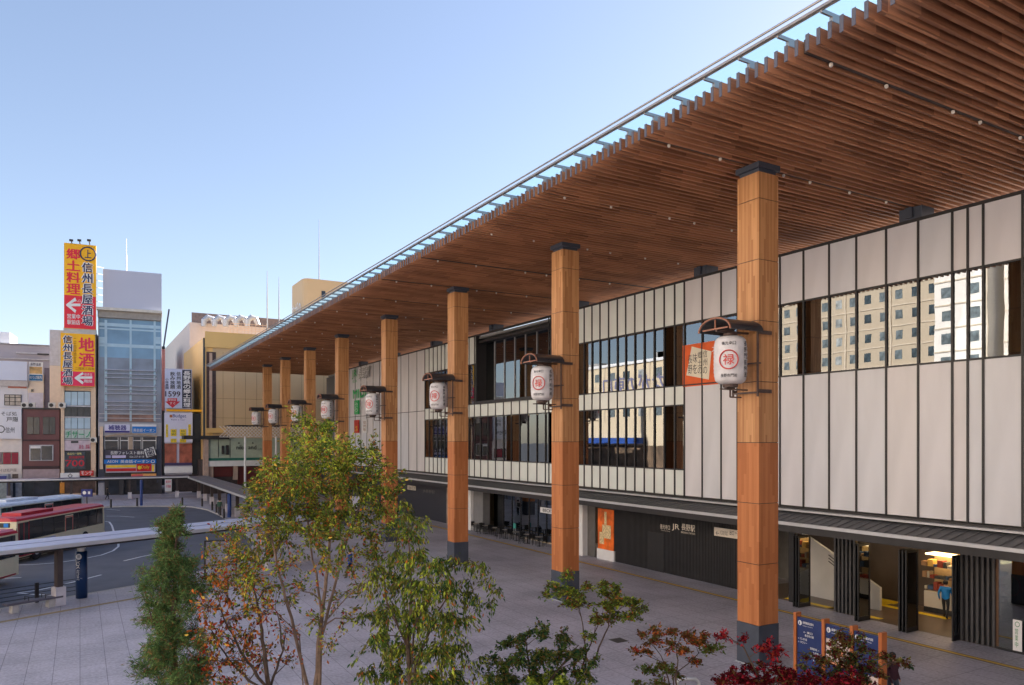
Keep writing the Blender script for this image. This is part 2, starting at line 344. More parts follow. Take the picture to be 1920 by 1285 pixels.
# mullion positions
p1 = [Yp(x) for x in (1463,1507,1555,1606,1662,1722,1786,1815,1844,1918)]
y = p1[-1]
while y > -8: y -= 1.75; p1.append(y)
p1 += [(Yp(1463)+Yp(1383))/2, Yp(1383), Yp(1352.5), Yp(1317)]
YA = Yp(1283.6)
fins2 = [Yp(x) for x in (1283.6,1265.5,1245.9,1227.2,1208.5,1190.8,1173.7,1158,1141.6,1125.4,1110.4,1095.8)]
dy2 = (fins2[-1]-fins2[0])/11
y = fins2[-1]
while y < Yp(1034) - .3: y += dy2; fins2.append(y)
fins3 = [Yp(x) for x in (1023,1007,990,974.5,959,944.4,929.4,915.4,901.4,890,880)]
YC = Yp(895)
y = fins3[-1]
fins4 = [Yp(x) for x in (834.5,827.7,820.5,812.7,805,797)]
d4 = (fins4[-1]-fins4[0])/5
q = []; y = fins4[0]
while y > fins3[-1] + .5: y -= d4; q.append(y)
fins4 = q[:-1] + fins4
YD = Yp(797)
p5 = [Yp(x) for x in (782,766.7,752)]; dp = (p5[2]-p5[0])/2; y = p5[-1]
while y < YEND-1: y += dp; p5.append(y)
# panel faces
PV = [PANEL, M('wall_panel_cool', (.67,.68,.72), .3, .075, .9, stretch=(1,1,.22)), M('wall_panel_warm', (.71,.69,.70), .36, .075, .9, stretch=(1,1,.22))]
def wall_panels(js, z0, z1):
    js = sorted(js)
    for a, c in zip(js[:-1], js[1:]):
        m_ = MB(); m_.box(31.0+random.uniform(0,.004), 31.12, a+.002, c-.002, z0, z1); m_.build('wall_panel', random.choice(PV), ST)
J1 = [-10] + [q for q in p1 if q < YA-.2] + [YA]
wall_panels(J1, ZB, Z3); wall_panels(J1, Z4, ZT)
J5 = [YD] + [q for q in p5 if YD+.2 < q < YEND-.2] + [YEND]
wall_panels(J5, ZB, Z3-.22); wall_panels(J5, Z3-.22, ZT)
b = MB(); b.box(31.02, 31.14, YEND, 107.5, 0, 17.2); b.build('end_wall', M('dark_grey_wall', (.12,.12,.125), .7, .1), ST)
b = MB()
for (y0, y1) in ((YA, YC), (YC, YD)):
    b.box(31.0, 31.1, y0, y1, ZB, Z1); b.box(31.0, 31.1, y0, y1, Z2, Z3)
YB = Yp(1036)
b.box(31.0, 31.1, YA, YB, Z4, ZT); b.box(31.0, 31.1, YC, YD, Z4, ZT)
b.build('spandrel_panels', SPAND, ST)
# joints and mullions
def mull(y, wd, d, z0=ZB-.05, z1=ZT, mat=DARK):
    m_ = MB(); m_.box(31-d, 31.0, y-wd/2, y+wd/2, z0, z1); m_.build('mullion', mat, ST)
for y in p1: mull(y, .085, .05)
for y in p5: mull(y, .055, .04)
for y in fins2[:]: mull(y, .10, .05)
for y in fins3: mull(y, .095, .05, z1=(Z3 if y < YC-.1 else ZT))
for y in fins4: mull(y, .10, .05)
tr = MB()
tr.box(30.96, 31.16, -10, YEND, ZT, ZT+.14); tr.box(30.93, 31.2, -10, YEND, ZB-.2, ZB-.06)
for z in (Z3, Z4): tr.box(30.965, 31.0, -10, YA, z-.04, z+.04)
for z in (Z1, Z2, Z3): tr.box(30.965, 31.0, YA, YD, z-.04, z+.04)
for z in (Z4,): tr.box(30.965, 31.0, YA, YB, z-.04, z+.04); tr.box(30.965, 31.0, YC, YD, z-.04, z+.04)
tr.box(30.965, 31.0, YD, YEND, Z3-.25, Z3-.19)
tr.build('transoms', DARK, ST)
fl = MB(); fl.box(30.55, 30.93, -10, YEND, 4.66, 4.74); fl.build('flashing', ALU, ST)
# window panes, one per bay
def pane(y0, y1, z0, z1, mat=GLASS, x=31.02):
    a, c = min(y0, y1), max(y0, y1)
    if c - a < .05: return
    m_ = MB(); m_.box(x, x+.02, a+.02, c-.02, z0+.02, z1-.02); m_.build('window', mat, ST)
ys = sorted([q for q in p1 if q < YA] + [YA])
for a, c in zip(ys[:-1], ys[1:]):
    if c > 6: pane(a, c, Z3, Z4)
pane(ys[0], [q for q in ys if q > 6][0], Z3, Z4)
for grp in (sorted(fins2), sorted(fins3 + [YC]), sorted(fins4 + [YD])):
    pass
ys = sorted(fins2) + [YB]
for k in range(0, len(ys)-1): pane(ys[k], ys[k+1], Z3, Z4); pane(ys[k], ys[k+1], Z1, Z2)
ys = [YB] + sorted(fins3) + sorted(fins4)
for k in range(0, len(ys)-1):
    pane(ys[k], ys[k+1], Z1, Z2)
    if ys[k] > YC-.1: pane(ys[k], ys[k+1], Z3, Z4)
# recessed upper glazing box
b = MB(); b.box(30.8, 31.9, YB, YC, Z3-.05, Z3+.22); b.box(30.85, 31.9, YC-.12, YC+.1, Z3, ZT); b.box(30.85, 31.9, YB-.1, YB+.1, Z3, ZT); b.box(31.1, 31.9, YB, YC, 16.9, 17.1)
b.build('terrace_frame', DARK, ST)
b = MB(); b.box(31.85, 31.88, YB, YC, Z3, ZT-.2); b.build('terrace_glazing', GLASSD, ST)
b = MB()
for k in range(1, 7):
    y = YB + (YC-YB)*k/7; b.box(31.76, 31.84, y-.02, y+.02, Z3, ZT-.2)
b.build('terrace_bars', ALU, ST)
# the orange poster behind the upper window
FP = FS.off(.035)
pr = thing('window_poster', 'orange food poster with handwriting on the upper station window beside the nearest lantern', 'poster', FS.P(FS.px(1330), 11.6, -.1))
b = MB(); b.pxb(FP, 1280, 641, 1376, 722, -.03, 0); b.build('sheet', M('poster_orange', srgb(226,98,40), .6, .1), pr)
b = MB(); b.prism([FP.P(*FP.M(x, y, .01), .01) for x, y in ((1297,650),(1334,659),(1329,712),(1287,704))], FP.n*.005); b.build('paper_note', M('cream_paper', (.8,.74,.6), .7, .05), pr)
b = MB()
for i, (t_, x0) in enumerate((("信州の", 1322), ("郷土の", 1312), ("味を", 1303), ("長野", 1294))): textpx(b, FP, t_, x0-4, 656+i*3, x0+4, 702, .02, vertical=True)
b.build('handwriting', INK, pr)
b = MB(); textpx(b, FP, "大工!", 1335, 645, 1368, 658, .01, bold=.02); b.build('headline', WHITE, pr)
# canopy over the ground floor
b = MB(); b.prism([(31.0,-10,4.66),(29.15,-10,4.26),(29.15,-10,4.14),(31.0,-10,4.14)], (0,114,0)); b.build('canopy_roof', CANR, ST)
b = MB()
for k in range(250): y = -9.8+k*.455; b.prism([(30.95,y,4.665),(29.16,y,4.278),(29.16,y,4.3),(30.95,y,4.69)], (0,.03,0))
o = b.build('canopy_seams', CANR, ST)
b = MB(); b.box(28.98, 29.15, -10, 104, 4.16, 4.3); b.build('gutter', ALU, ST)
b = MB(); b.box(29.1, 29.2, -10, 104, 3.83, 4.14); b.box(29.2, 31.2, -10, 104, 3.83, 3.9); b.build('fascia', DARK, ST)
# --- ground floor
GW = Pl((31.2, 0), (0, -1)); Yg = lambda px: -GW.px(px)
ZG = 3.83
def wallbox(name, x0, x1, mat, d0=0, d1=.06, z0=0, z1=ZG):
    m_ = MB(); m_.box(31.2-d1, 31.2-d0, min(Yg(x0),Yg(x1)), max(Yg(x0),Yg(x1)), z0, z1); return m_.build(name, mat, ST)
def ribs(x0, x1, pitch, wd, dep, mat1, mat2):
    y0, y1 = sorted((Yg(x0), Yg(x1))); m_ = MB(); m_.box(31.2, 31.3, y0, y1, 0, ZG); m_.build('slat_wall_backing', mat2, ST)
    m_ = MB(); y = y0
    while y < y1: m_.box(31.2-dep, 31.2, y, y+wd, .05, ZG); y += pitch
    m_.build('slat_wall', mat1, ST)
RIB = M('charcoal_rib', (.06,.058,.062), .5, .12)
ribs(1868, 1800, .205, .09, .12, RIB, BLACK)
ribs(1606, 1567, .205, .09, .12, RIB, BLACK)
ribs(1386, 1153.5, .12, .05, .06, M('charcoal_fine_rib', (.035,.034,.037), .5, .12), BLACK)
wallbox('grey_wall', 1117, 1103, M('mid_grey_wall', (.12,.115,.11), .6, .1)); wallbox('navy_wall', 838, 716, M('navy_grey_wall', (.03,.032,.042), .4, .1)); wallbox('navy_wall', 716, 600, M('navy_grey_wall', (.03,.032,.042), .4, .1), z1=3.8)
wallbox('white_pier', 1103, 1084, WHITE, -.4, .5); wallbox('white_pier', 893, 878, WHITE, -.4, .55); wallbox('grey_pier', 911, 893, M('pier_grey', (.2,.2,.21), .6, .08), -.4, .3)
wallbox('brown_pier', 882, 838, INT)
m_ = MB(); m_.box(31.14, 31.19, Yg(1245), Yg(1216), 0, 2.4); m_.build('service_door', BLACK, ST)
# hall interior
HY0, HY1 = Yg(2050), Yg(1386)
b = MB(); b.box(31.2, 43, HY0, HY1, .006, .012); b.build('hall_floor', FLOORI, ST)
b = MB(); b.box(31.3, 36, HY0, HY1, 3.7, 3.8); b.box(35.98, 36.02, HY0, HY1, 2.9, 3.7); b.build('hall_ceiling', M('hall_ceiling_paint', (.3,.25,.2), .8), ST)
# carve a recess: block starts at x=36; the counter stands in front of it
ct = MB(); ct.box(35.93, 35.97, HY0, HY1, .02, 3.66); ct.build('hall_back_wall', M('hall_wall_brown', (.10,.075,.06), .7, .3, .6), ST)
ct = MB(); ct.box(35.0, 35.9, Yg(1785), Yg(1640), .25, 1.0); ct.build('counter', M('counter_white', (.6,.55,.48), .5, .05), ST)
ct = MB(); ct.box(34.98, 35.0, Yg(1785), Yg(1640), .0, .25); ct.build('counter_plinth', BLACK, ST)
ct = MB()
for r_ in range(3):
    y = Yg(1785)
    while y < Yg(1640):
        wd = random.uniform(.12, .4); ct.cur = random.randrange(6); hh = random.uniform(.1, .38); ct.box(35.2, 35.55, y, y+wd*.85, 1.05+r_*.55, 1.05+r_*.55+hh); y += wd
tag(ct.build('goods_on_shelves', im + [M('gold_pack', (.8,.5,.12), .5)], ST), kind='stuff')
ct = MB(); ct.box(35.1, 35.9, Yg(1785), Yg(1640), 2.72, 2.78); ct.build('counter_lamp', M('counter_lamp_glow', (1,.72,.36), .5, 0, emit=2.2), ST)
ct = MB(); ct.box(35.85, 35.9, Yg(1785), Yg(1640), 1.0, 2.8); ct.build('counter_back', M('counter_back_gold', (.5,.36,.18), .6), ST)
ct = MB(); ct.prism([(33.2,Yg(1600),0),(33.2,Yg(1455),0),(33.2,Yg(1455),3.3),(33.2,Yg(1500),2.6),(33.2,Yg(1600),1.1)], (.15,0,0)); ct.build('stair_wall', M('stair_white', (.62,.6,.56), .5, .04), ST)
ct = MB()
for k in range(3): ct.bar((33.12, Yg(1500)-.2, 2.0+k*.16), (33.12, Yg(1570), .9+k*.16), .03)
ct.build('stair_handrail', DARK, ST)
ct = MB()
for k in range(7): ct.cur = 0; ct.box(31.5+k*.6, 32.2+k*.6, Yg(1560)-.1*k, Yg(1545)+.02*k, .014, .02)
ct.box(31.5, 31.85, Yg(1640), Yg(1463), .014, .02); ct.box(34.2, 34.6, Yg(1700), Yg(1463), .014, .02)
ct.build('yellow_floor_tiles', YELB, ST)
ct = MB()
for px_ in (1500, 1545, 1640, 1700, 1750): y = Yg(px_); ct.box(33.4, 34.2, y-.25, y+.25, 3.66, 3.695)
ct.build('hall_ceiling_lights', M('hall_lamp_glow', (1,.78,.5), .5, 0, emit=2), ST)
# folding doors
def folding(px_, n, out=.85, wd=.28):
    y = Yg(px_); t_ = MB(); gl = MB()
    for k in range(n):
        yy = y + k*wd*.55; x1 = 31.15; x0 = 31.15-out
        for (xa, xb) in ((x0, x0+.07), (x1-.07, x1)): t_.box(xa, xb, yy-.03, yy+.03, .02, 3.5)
        for za, zb in ((.02,.22),(3.4,3.5)): t_.box(x0+.07, x1-.07, yy-.028, yy+.028, za, zb)
        gl.box(x0+.07, x1-.07, yy-.008, yy+.008, .22, 3.4)
    o = t_.build('folding_door', BLACK, ST); gl.build('door_glass', GLASSD, o)
folding(1722, 3); folding(1520, 3); folding(1632, 2); folding(1800, 1, .5)
wallbox('door_post', 1493, 1481, BLACK, 0, .1)
# shop glazing at the right end
wallbox('shop_glazing', 2050, 1869, GLASSD, .0, .02, .1, ZG); wallbox('shop_sill', 2050, 1869, BLACK, -.05, .06, 0, .1); wallbox('shop_post', 1873, 1868, M('brown_post', (.12,.06,.03), .5), -.1, .03)
ct = MB(); ct.box(32.4, 32.5, Yg(2050), Yg(1876), 1.7, 3.6); ct.build('shop_panel', M('beige_panel', (.42,.33,.27), .7), ST)
ct = MB(); PB = Pl((32.4, 0), (0, -1)); c0 = PB.M(1895, 1098, 0)
pts = [PB.P(c0[0]+.36*math.cos(a/16*math.pi), c0[1]+.4*math.sin(a/16*math.pi), .02) for a in range(33)]; ct.tube(pts, .03, 5); ct.tube([PB.P(c0[0]-.05, c0[1]+.3, .02), PB.P(c0[0]+.05, c0[1]+.05, .02), PB.P(c0[0]-.02, c0[1]-.2, .02)], .02, 5)
ct.build('ring_emblem', RED, ST)
for k in range(10):
    ct = MB(); y = Yg(1880+k*14); z = random.uniform(.6, 1.5); ct.lathe((31.9+random.random()*.3, y, 0), [(.12,0),(.14,z*.5),(.2,z*.55),(.06,z*.8),(.16,z)], 8); ct.build('display_item', im[k % 5], ST)
sv = thing('standing_sign', 'narrow white standing sign with green writing behind the shop glass', 'sign', (31.05, Yg(1907), 0))
ct = MB(); SP = Pl((31.1, 0), (0, -1)); ct.pxb(SP, 1899, 1163, 1916, 1221, 0, .03); ct.build('board', WHITE, sv)
ct = MB(); textpx(ct, SP, "営業中", 1903, 1178, 1909, 1215, .035, vertical=True); textpx(ct, SP, "○", 1903, 1166, 1912, 1176, .035); ct.build('lettering', M('green_ink', (.03,.25,.1), .6), sv)
# orange advertising panel
ad = thing('advert_panel', 'lit orange advertising panel beside the black slatted wall', 'advert', (31.1, Yg(1135), 0))
ct = MB(); ct.pxb(GW, 1121, 955, 1150.5, 1031, .0, .1); ct.build('picture', M('advert_orange', srgb(235,110,30), .4, .4, 1.6), ad)
ct = MB(); ct.pxb(GW, 1119, 1031, 1151, 1052, .0, .16); ct.build('white_base', WHITE, ad)
ct = MB(); ct.pxb(GW, 1129, 985, 1145, 1010, .1, .12); ct.pxb(GW, 1124, 998, 1132, 1020, .1, .13); ct.pxb(GW, 1133, 960, 1137, 984, .1, .13); ct.build('pictured_goods', M('advert_cream', (.7,.55,.3), .5, .4, 9), ad)
# cafe
ct = MB(); ct.box(32.0, 32.02, Yg(1036), Yg(911), .1, ZG); ct.build('cafe_glazing', GLASSD, ST)
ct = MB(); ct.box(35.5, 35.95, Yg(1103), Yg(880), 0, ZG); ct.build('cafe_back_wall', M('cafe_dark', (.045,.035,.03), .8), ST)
for k in range(7):
    ct = MB(); y = Yg(1025-k*16); ct.box(31.95, 32.05, y-.04, y+.04, .02, ZG); ct.build('cafe_mullion', BLACK, ST)
lampm = M('pendant_glow', (1,.7,.35), .5, 0, emit=25)
for k in range(8):
    ct = MB(); y = Yg(1020-k*12); ct.lathe((32.6, y, 2.5), [(.02,.18),(.09,.1),(.1,0),(.02,-.06)][::-1], 8); o = ct.build('pendant_lamp', lampm, ST)
    ct = MB(); ct.bar((32.6,y,2.7),(32.6,y,3.8),.015); ct.build('lamp_cord', BLACK, o)
ct = MB()
for k in range(5): y = Yg(1020)+k*1.2; ct.cur = k % 2; ct.box(34.5, 34.7, y, y+.8, .9, 3.2)
ct.build('cafe_menu_boards', [M('olive_board', (.25,.25,.05), .6), M('tan_board', (.3,.18,.1), .6)], ST)
# cafe chairs and tables on the pavement
def chair_at(x, y, rz, lb):
    t_ = thing('cafe_chair', lb, 'chair', (0,0,0), 'cafe chairs under the station canopy')
    m_ = MB(); m_.box(-.2,.2,-.2,.2,.43,.47); m_.build('seat', BLACK, t_)
    m_ = MB(); m_.box(-.2,.2,.18,.21,.5,.86); m_.build('backrest', BLACK, t_)
    for a in (-.18,.18):
        for b_ in (-.18,.19): m_ = MB(); m_.bar((a,b_,0),(a*.95,b_,.44 if b_ < 0 else .5),.025); m_.build('leg', BLACK, t_)
    t_.location = (x, y, 0); t_.rotation_euler = (0,0,rz); return t_
def table_at(x, y, lb):
    t_ = thing('cafe_table', lb, 'table', (0,0,0), 'cafe tables under the station canopy')
    m_ = MB(); m_.lathe((0,0,.7),[(.32,0),(.33,.015),(.32,.03)],14); m_.build('tabletop', INT, t_)
    m_ = MB(); m_.tube([(0,0,0.02),(0,0,.7)],.025); m_.build('pedestal', BLACK, t_)
    m_ = MB(); m_.lathe((0,0,0),[(.22,0),(.2,.02)],12); m_.build('foot', BLACK, t_)
    t_.location = (x, y, 0)
for k in range(7):
    y = Yg(1028) + .5 + k*1.75
    w_ = 'the %s dark cafe table from the near end' % ['first','second','third','fourth','fifth','sixth','seventh'][k]
    table_at(30.7, y, w_.replace('the ', '') + ', outside the cafe glass')
    chair_at(30.7, y-.5, math.pi + random.uniform(-.3,.3), 'dark chair on the near side of ' + w_); chair_at(30.7, y+.5, random.uniform(-.3,.3), 'dark chair on the far side of ' + w_)
    if k % 2: chair_at(30.15, y, 1.57 + random.uniform(-.3,.3), 'dark chair on the plaza side of ' + w_)
sg = thing('a_frame_sign', 'small turquoise menu stand on thin legs outside the cafe', 'sign', tuple(gnd(965, 1010)))
p = gnd(965,1010); m_ = MB(); m_.box(p.x-.03,p.x+.03,p.y-.17,p.y+.17,.85,1.25); m_.build('board', M('turquoise', (.05,.35,.3), .5), sg)
m_ = MB()
for a in (-.13,.13): m_.bar((p.x,p.y+a,0),(p.x,p.y+a,.85),.03)
m_.build('stand', ALU, sg)
# ---- great roof
RF = MB(); RF.box(17.3, 33.5, -12, 115.2, 18.66, 19.05); RF.build('roof_deck', DARK, ST)
b = MB(); y = -11.9; k = 0
LY = [19.27 + 12.6*i for i in range(5)]; COLS = [19.27, 31.87, 44.48, 57.08, 69.7, 81.2, 92.4, 102.5]
rows = [6.6, 12.95]
for i in range(len(COLS)-1): rows += [COLS[i], (COLS[i]+COLS[i+1])/2]
rows += [COLS[-1], 108.5]
while y < 115:
    if not any(abs(y+.05-q) < .09 for q in rows): b.cur = 0; b.box(16.16, 33.4, y, y+.1, 18.2, 18.6); b.cur = 1; b.box(16.145, 16.16, y-.004, y+.104, 18.195, 18.62)
    y += .333
b.build('soffit_slats', [SLAT, M('slat_cap_grey', (.09,.09,.12), .45, .1)], ST)
b = MB(); b.box(17.25, 33.45, -12, 115.1, 18.605, 18.64); b.build('soffit_boards', M('soffit_board', (.10,.045,.025), .7, .3, 2), ST)
b = MB()
for q in rows: b.box(16.3, 33.4, q-.06, q+.06, 18.24, 18.6)
b.build('joists', M('joist_brown', (.06,.035,.025), .6, .2), ST)
b = MB(); y = -11.9; i = 0
while y < 115:
    b = MB(); b.box(15.82, 17.3, y+.02, y+.08, 18.74, 18.84); b.box(16.2, 16.5, y, y+.1, 18.61, 18.74); b.build('edge_bracket', STEEL, ST); y += 1.332
b = MB(); b.add([(15.83,-12,18.86),(17.28,-12,18.86),(17.28,115.2,18.86),(15.83,115.2,18.86)], [(0,1,2,3)]); b.build('edge_glass', TEALG, ST)
b = MB(); b.box(15.76, 15.82, -12, 115.3, 18.82, 18.89); b.tube([(15.7,-12,18.97),(15.7,115.3,18.97)], .032, 8); b.box(15.83,15.87,-12,115.3,18.8,18.84)
b.build('edge_rail', STEEL, ST)
b = MB(); b.box(16.2, 33.5, 115.1, 115.2, 18.2, 18.66); b.build('roof_end_trim', SLAT, ST)
lm = M('downlight_white', (.75,.7,.62), .5, .05)
nl = 0
for q in rows:
    for j in range(6):
        if nl >= 98: break
        x = 17.3 + 2.4*j + (0 if abs(x_ := (17.3+2.4*j)-21.6) > .8 else .9)
        m_ = MB(); m_.lathe((x, q, 18.12), [(.02,.0),(.05,.02),(.055,.07),(.05,.1)], 8); m_.build('downlight', lm, ST); nl += 1
for q in [6.6] + COLS:
    m_ = MB(); m_.box(30.98, 31.9, q-.5, q+.5, 17.69, 18.2); m_.box(30.85, 31.9, q-.14, q+.14, 17.75, 18.2); m_.build('roof_strut', BASE, ST)
# ---- columns
cp = thing('column', 'x', 'column', (21.6, COLS[0], 0), 'tall timber-clad columns carrying the roof')
hw = .505
b = MB(); b.box(21.6-hw+.02, 21.6+hw-.02, COLS[0]-hw+.02, COLS[0]+hw-.02, .02, 17.85); b.build('core', BLACK, cp)
b = MB()
for i in range(3):
    z0 = 1.5 + 2.2*i; b.box(21.6-hw, 21.6+hw, COLS[0]-hw, COLS[0]+hw, z0+.012, z0+2.188)
b.build('lower_cladding', WOODL, cp)
b = MB()
for i in range(3, 8):
    z0 = 1.5 + 2.2*i; b.box(21.6-hw, 21.6+hw, COLS[0]-hw, COLS[0]+hw, z0+.012, min(z0+2.188, 17.85))
b.build('upper_cladding', WOODU, cp)
b = MB(); b.box(21.6-hw-.015, 21.6+hw+.015, COLS[0]-hw-.015, COLS[0]+hw+.015, 0.03, 1.5); b.build('base_cladding', BASE, cp)
b = MB(); b.box(21.6-hw-.06, 21.6+hw+.06, COLS[0]-hw-.06, COLS[0]+hw+.06, 0, .03); b.build('base_plate', ALU, cp)
b = MB(); b.box(21.6-hw+.06, 21.6+hw-.06, COLS[0]-hw+.06, COLS[0]+hw-.06, 17.85, 18.02); b.box(21.6-hw-.05, 21.6+hw+.05, COLS[0]-hw-.05, COLS[0]+hw+.05, 18.0, 18.2); b.build('column_cap', BASE, cp)
# ---- lanterns
LX = 20.2
ln = thing('paper_lantern', 'x', 'lantern', (LX, COLS[0], 10.1), 'big white lanterns hung on the columns')
zc = 11.05; y0 = COLS[0]
prof = []
for i in range(25):
    t_ = i/24; z = -.84 + 1.68*t_; e = abs(2*t_-1); r_ = .40 + .185*(1-e**4.5)**.5 if e < 1 else .40
    prof.append((r_ - (.012 if i % 2 else 0), z))
b = MB(); b.lathe((LX, y0, zc), [(.2,-.87)] + prof + [(.2,.87)], 24); b.build('paper_body', PAPER, ln, True)
b = MB(); b.lathe((LX,y0,zc-.97), [(.26,0),(.28,.12)], 18); b.build('rim', BRACK, ln); b = MB(); b.lathe((LX,y0,zc+.87), [(.26,0),(.24,.1)], 18); b.build('rim', BRACK, ln)
def wrap(mb, body, ang, zc_, h, wd, bold=.01, vertical=True, r=.60):
    """letters bent round the lantern; ang is the outward direction"""
    n = len(body)
    for i, ch in enumerate(body):
        if ch == ' ': continue
        vs, fs = glyph(ch, bold); xs = [v[0] for v in vs]; ys = [v[1] for v in vs]
        X0, X1, Y0, Y1 = min(xs), max(xs), min(ys), max(ys)
        out = []
        for x, y, _ in vs:
            if vertical: a = ((x-X0)/(X1-X0)-.5)*wd; z = zc_ + h/2 - h*(i+.06)/n - (1-(y-Y0)/(Y1-Y0))*h/n*.86
            else: a = (((x-X0)/(X1-X0)*.86+i+.07)/n-.5)*wd; z = zc_ + ((y-Y0)/(Y1-Y0)-.5)*h
            th = ang + a/r; out.append((LX + r*math.cos(th), y0 + r*math.sin(th), z))
        mb.add(out, fs)
FA = math.radians(218)          # the crest looks out over the plaza towards the stairs
b = MB(); wrap(b, "禄", FA, zc-.02, .44, .4, .012, r=.596)
pts = []
for k in range(41):
    a = k/40*2*math.pi; th = FA + .33*math.cos(a)/.6; pts.append((LX+.6*math.cos(th), y0+.6*math.sin(th), zc-.02+.33*math.sin(a)))
b.tube(pts, .024, 5); b.build('red_crest', RED, ln)
b = MB(); wrap(b, "善光寺口", FA, zc+.56, .12, .52, .01, False, .59); wrap(b, "長野市門前", FA, zc-.58, .12, .6, .01, False, .585); wrap(b, "長野門前仲通", FA+1.13, zc, 1.3, .17, .012, r=.60)
b.build('lettering', INK, ln)
b = MB()
prf = [(math.cos(math.pi*k/14)*.76, math.sin(math.pi*k/14)*.46) for k in range(15)]
for (xa, xb, ra) in ((19.42, 21.05, 1.0),):
    vs = [(xa, y0+u, 12.05+v-.05*0) for u, v in prf] + [(xa, y0+u*.93, 12.05+v*.9-.01) for u, v in prf][::-1]
    vs2 = [(xb, q[1], q[2]) for q in vs]; n = len(vs)
    b.add(vs + vs2, [tuple(range(n-1,-1,-1)), tuple(range(n,2*n))] + [(i,(i+1)%n,n+(i+1)%n,n+i) for i in range(n)])
b.build('curved_roof', LROOF, ln)
b = MB(); pts = [(19.41, y0+u*1.0, 12.05+v*.98) for u, v in prf]; b.tube(pts, .035, 5)
b.bar((19.46, y0-.6, 12.12), (19.46, y0+.6, 12.12), .05); b.bar((19.46, y0, 12.12), (19.46, y0, 12.45), .04)
b.build('roof_edge', COPPER, ln)
b = MB()
b.bar((19.5,y0,12.07),(21.1,y0,12.07),.07); b.bar((LX,y0,11.98),(LX,y0,12.1),.12)
for yy in (y0-.58, y0+.58):
    b.bar((20.95,yy,12.1),(20.95,yy,9.75),.06); b.bar((20.95,yy,10.95),(21.1,yy,10.95),.05)
    b.bar((20.95,yy,12.06),(21.65,yy,12.06),.06,.13); b.bar((20.95,yy,9.95),(21.65,yy,9.95),.06,.13)
b.bar((20.95,y0-.58,9.9),(20.95,y0+.58,9.9),.06); b.bar((20.95,y0-.58,10.95),(20.95,y0+.58,10.95),.05)
b.bar((20.95,y0-.1,10.0),(19.6,y0-.1,10.0),.05); b.bar((20.95,y0+.2,9.75),(20.4,y0+.2,9.75),.05); b.bar((20.4,y0+.2,9.75),(20.4,y0+.2,10.08),.05); b.bar((20.4,y0,10.06),(19.95,y0,10.06),.09)
b.build('bracket', BRACK, ln)
names = ['nearest the camera', 'second from the camera', 'third from the camera', 'right behind the autumn tree', 'rising above the autumn tree top', 'third from the far end', 'second from the far end', 'at the far end']
bpy.context.view_layer.update()
for o in (cp, ln): KIDS[o.name] = list(o.children)
for i, y in enumerate(COLS):
    o = cp if i == 0 else copy_tree(cp); o.location.y = y; o['label'] = 'timber-clad roof column, ' + names[i]
    o = ln if i == 0 else copy_tree(ln); o.location.y = y; o['label'] = 'white paper lantern on the roof column ' + names[i]
# ---- signs on the station
def sign(name, label, pl, rect, d0, d1, mat, texts, cat='sign', group=None):
    """rect in picture pixels on plane pl; texts = [(words, rect, mat, opts)]"""
    c = pl.P(pl.px((rect[0]+rect[2])/2, d1), pl.M((rect[0]+rect[2])/2, rect[3], d1)[1], d1)
    t_ = thing(name, label, cat, tuple(c), group)
    if mat: m_ = MB(); m_.pxb(pl, *rect, d0, d1); m_.build('board', mat, t_)
    by = {}
    for wds, rc, mt, op in texts: by.setdefault(mt.name, (mt, []))[1].append((wds, rc, op))
    for ki, (mt, lst) in enumerate(by.values()):
        m_ = MB(); dz = .012*ki
        for wds, rc, op in lst:
            if wds is None: m_.pxb(pl, *rc, d1, d1+.012+dz)
            else: textpx(m_, pl, wds, *rc, d1+.02+dz, **op)
        m_.build('lettering' if any(q[0] for q in lst) else 'colour_panel', mt, t_)
    return t_
GRN = M('sign_green', (.01,.38,.10), .4, .05)
sign('station_sign', 'station name in green and white letters high on the pale facade', FS.off(.15), (658,689,697,722), 0, .02, None,
     [("JR", (660,694,669,711), GRN, dict(bold=.05)), ("東日本", (661,713,669,718), GRN, {}), ("長野駅", (672.4,689.6,692.6,708.8), M("sign_shadow", (.12,.11,.11), .6), dict(bold=.1)), ("長野駅", (672,689,692,708), WHITE, dict(bold=.03)), ("Nagano Station", (672,711,693,718), WHITE, {})])
sign('shop_logo_letters', 'large green shop letters below the station name', FS.off(.15), (660,728,698,752), 0, .02, None, [("MIDO", (662,729,694,746), GRN, dict(bold=.06))])
sign('green_wall_sign', 'upright green sign with a pale mark on the pale facade', FS.off(.1), (664,751,672,777), 0, .12, GRN, [("みどり", (665,755,671,773), WHITE, dict(vertical=True))])
sign('red_wall_sign', 'upright red and orange sign on the facade under the green one', FS.off(.1), (664,788,672,812), 0, .12, M('sign_red', (.5,.03,.02), .5), [("そば", (665,799,671,809), YELB, dict(vertical=True))])
sign('white_wall_sign', 'upright white sign with brown writing on the facade', FS.off(.1), (680,786,687,812), 0, .12, WHITE, [("信州味", (681,789,686,809), M('brown_ink', (.3,.12,.04), .6), dict(vertical=True))])
LIT = M('cream_letters', (.75,.68,.58), .5, .05)
sign('entrance_name_sign', 'station name in pale letters on the black slatted wall', GW.off(.07), (1236,982,1305,1004), 0, .02, None,
     [("善光寺口", (1238,984,1256,993), LIT, dict(bold=.02)), ("Zenkoji Exit", (1239,994.5,1256,997), LIT, {}), ("JR", (1260,983,1274,996), LIT, dict(bold=.05)), ("長野駅", (1278,984,1303,996), LIT, dict(bold=.03)), ("NAGANO STATION", (1277,998,1303,1001.5), LIT, {})])
sign('direction_sign', 'pale rectangular direction sign on the black slatted wall beside the nearest column', GW.off(.07), (1339,992,1388,1008), 0, .05, LIT,
     [("←", (1342,996,1348,1004), INK, {}), ("バスのりば", (1350,995,1364,1004), INK, {}), ("出口", (1368,995,1376,1004), INK, {}), ("→", (1378,996,1386,1004), INK, {})])
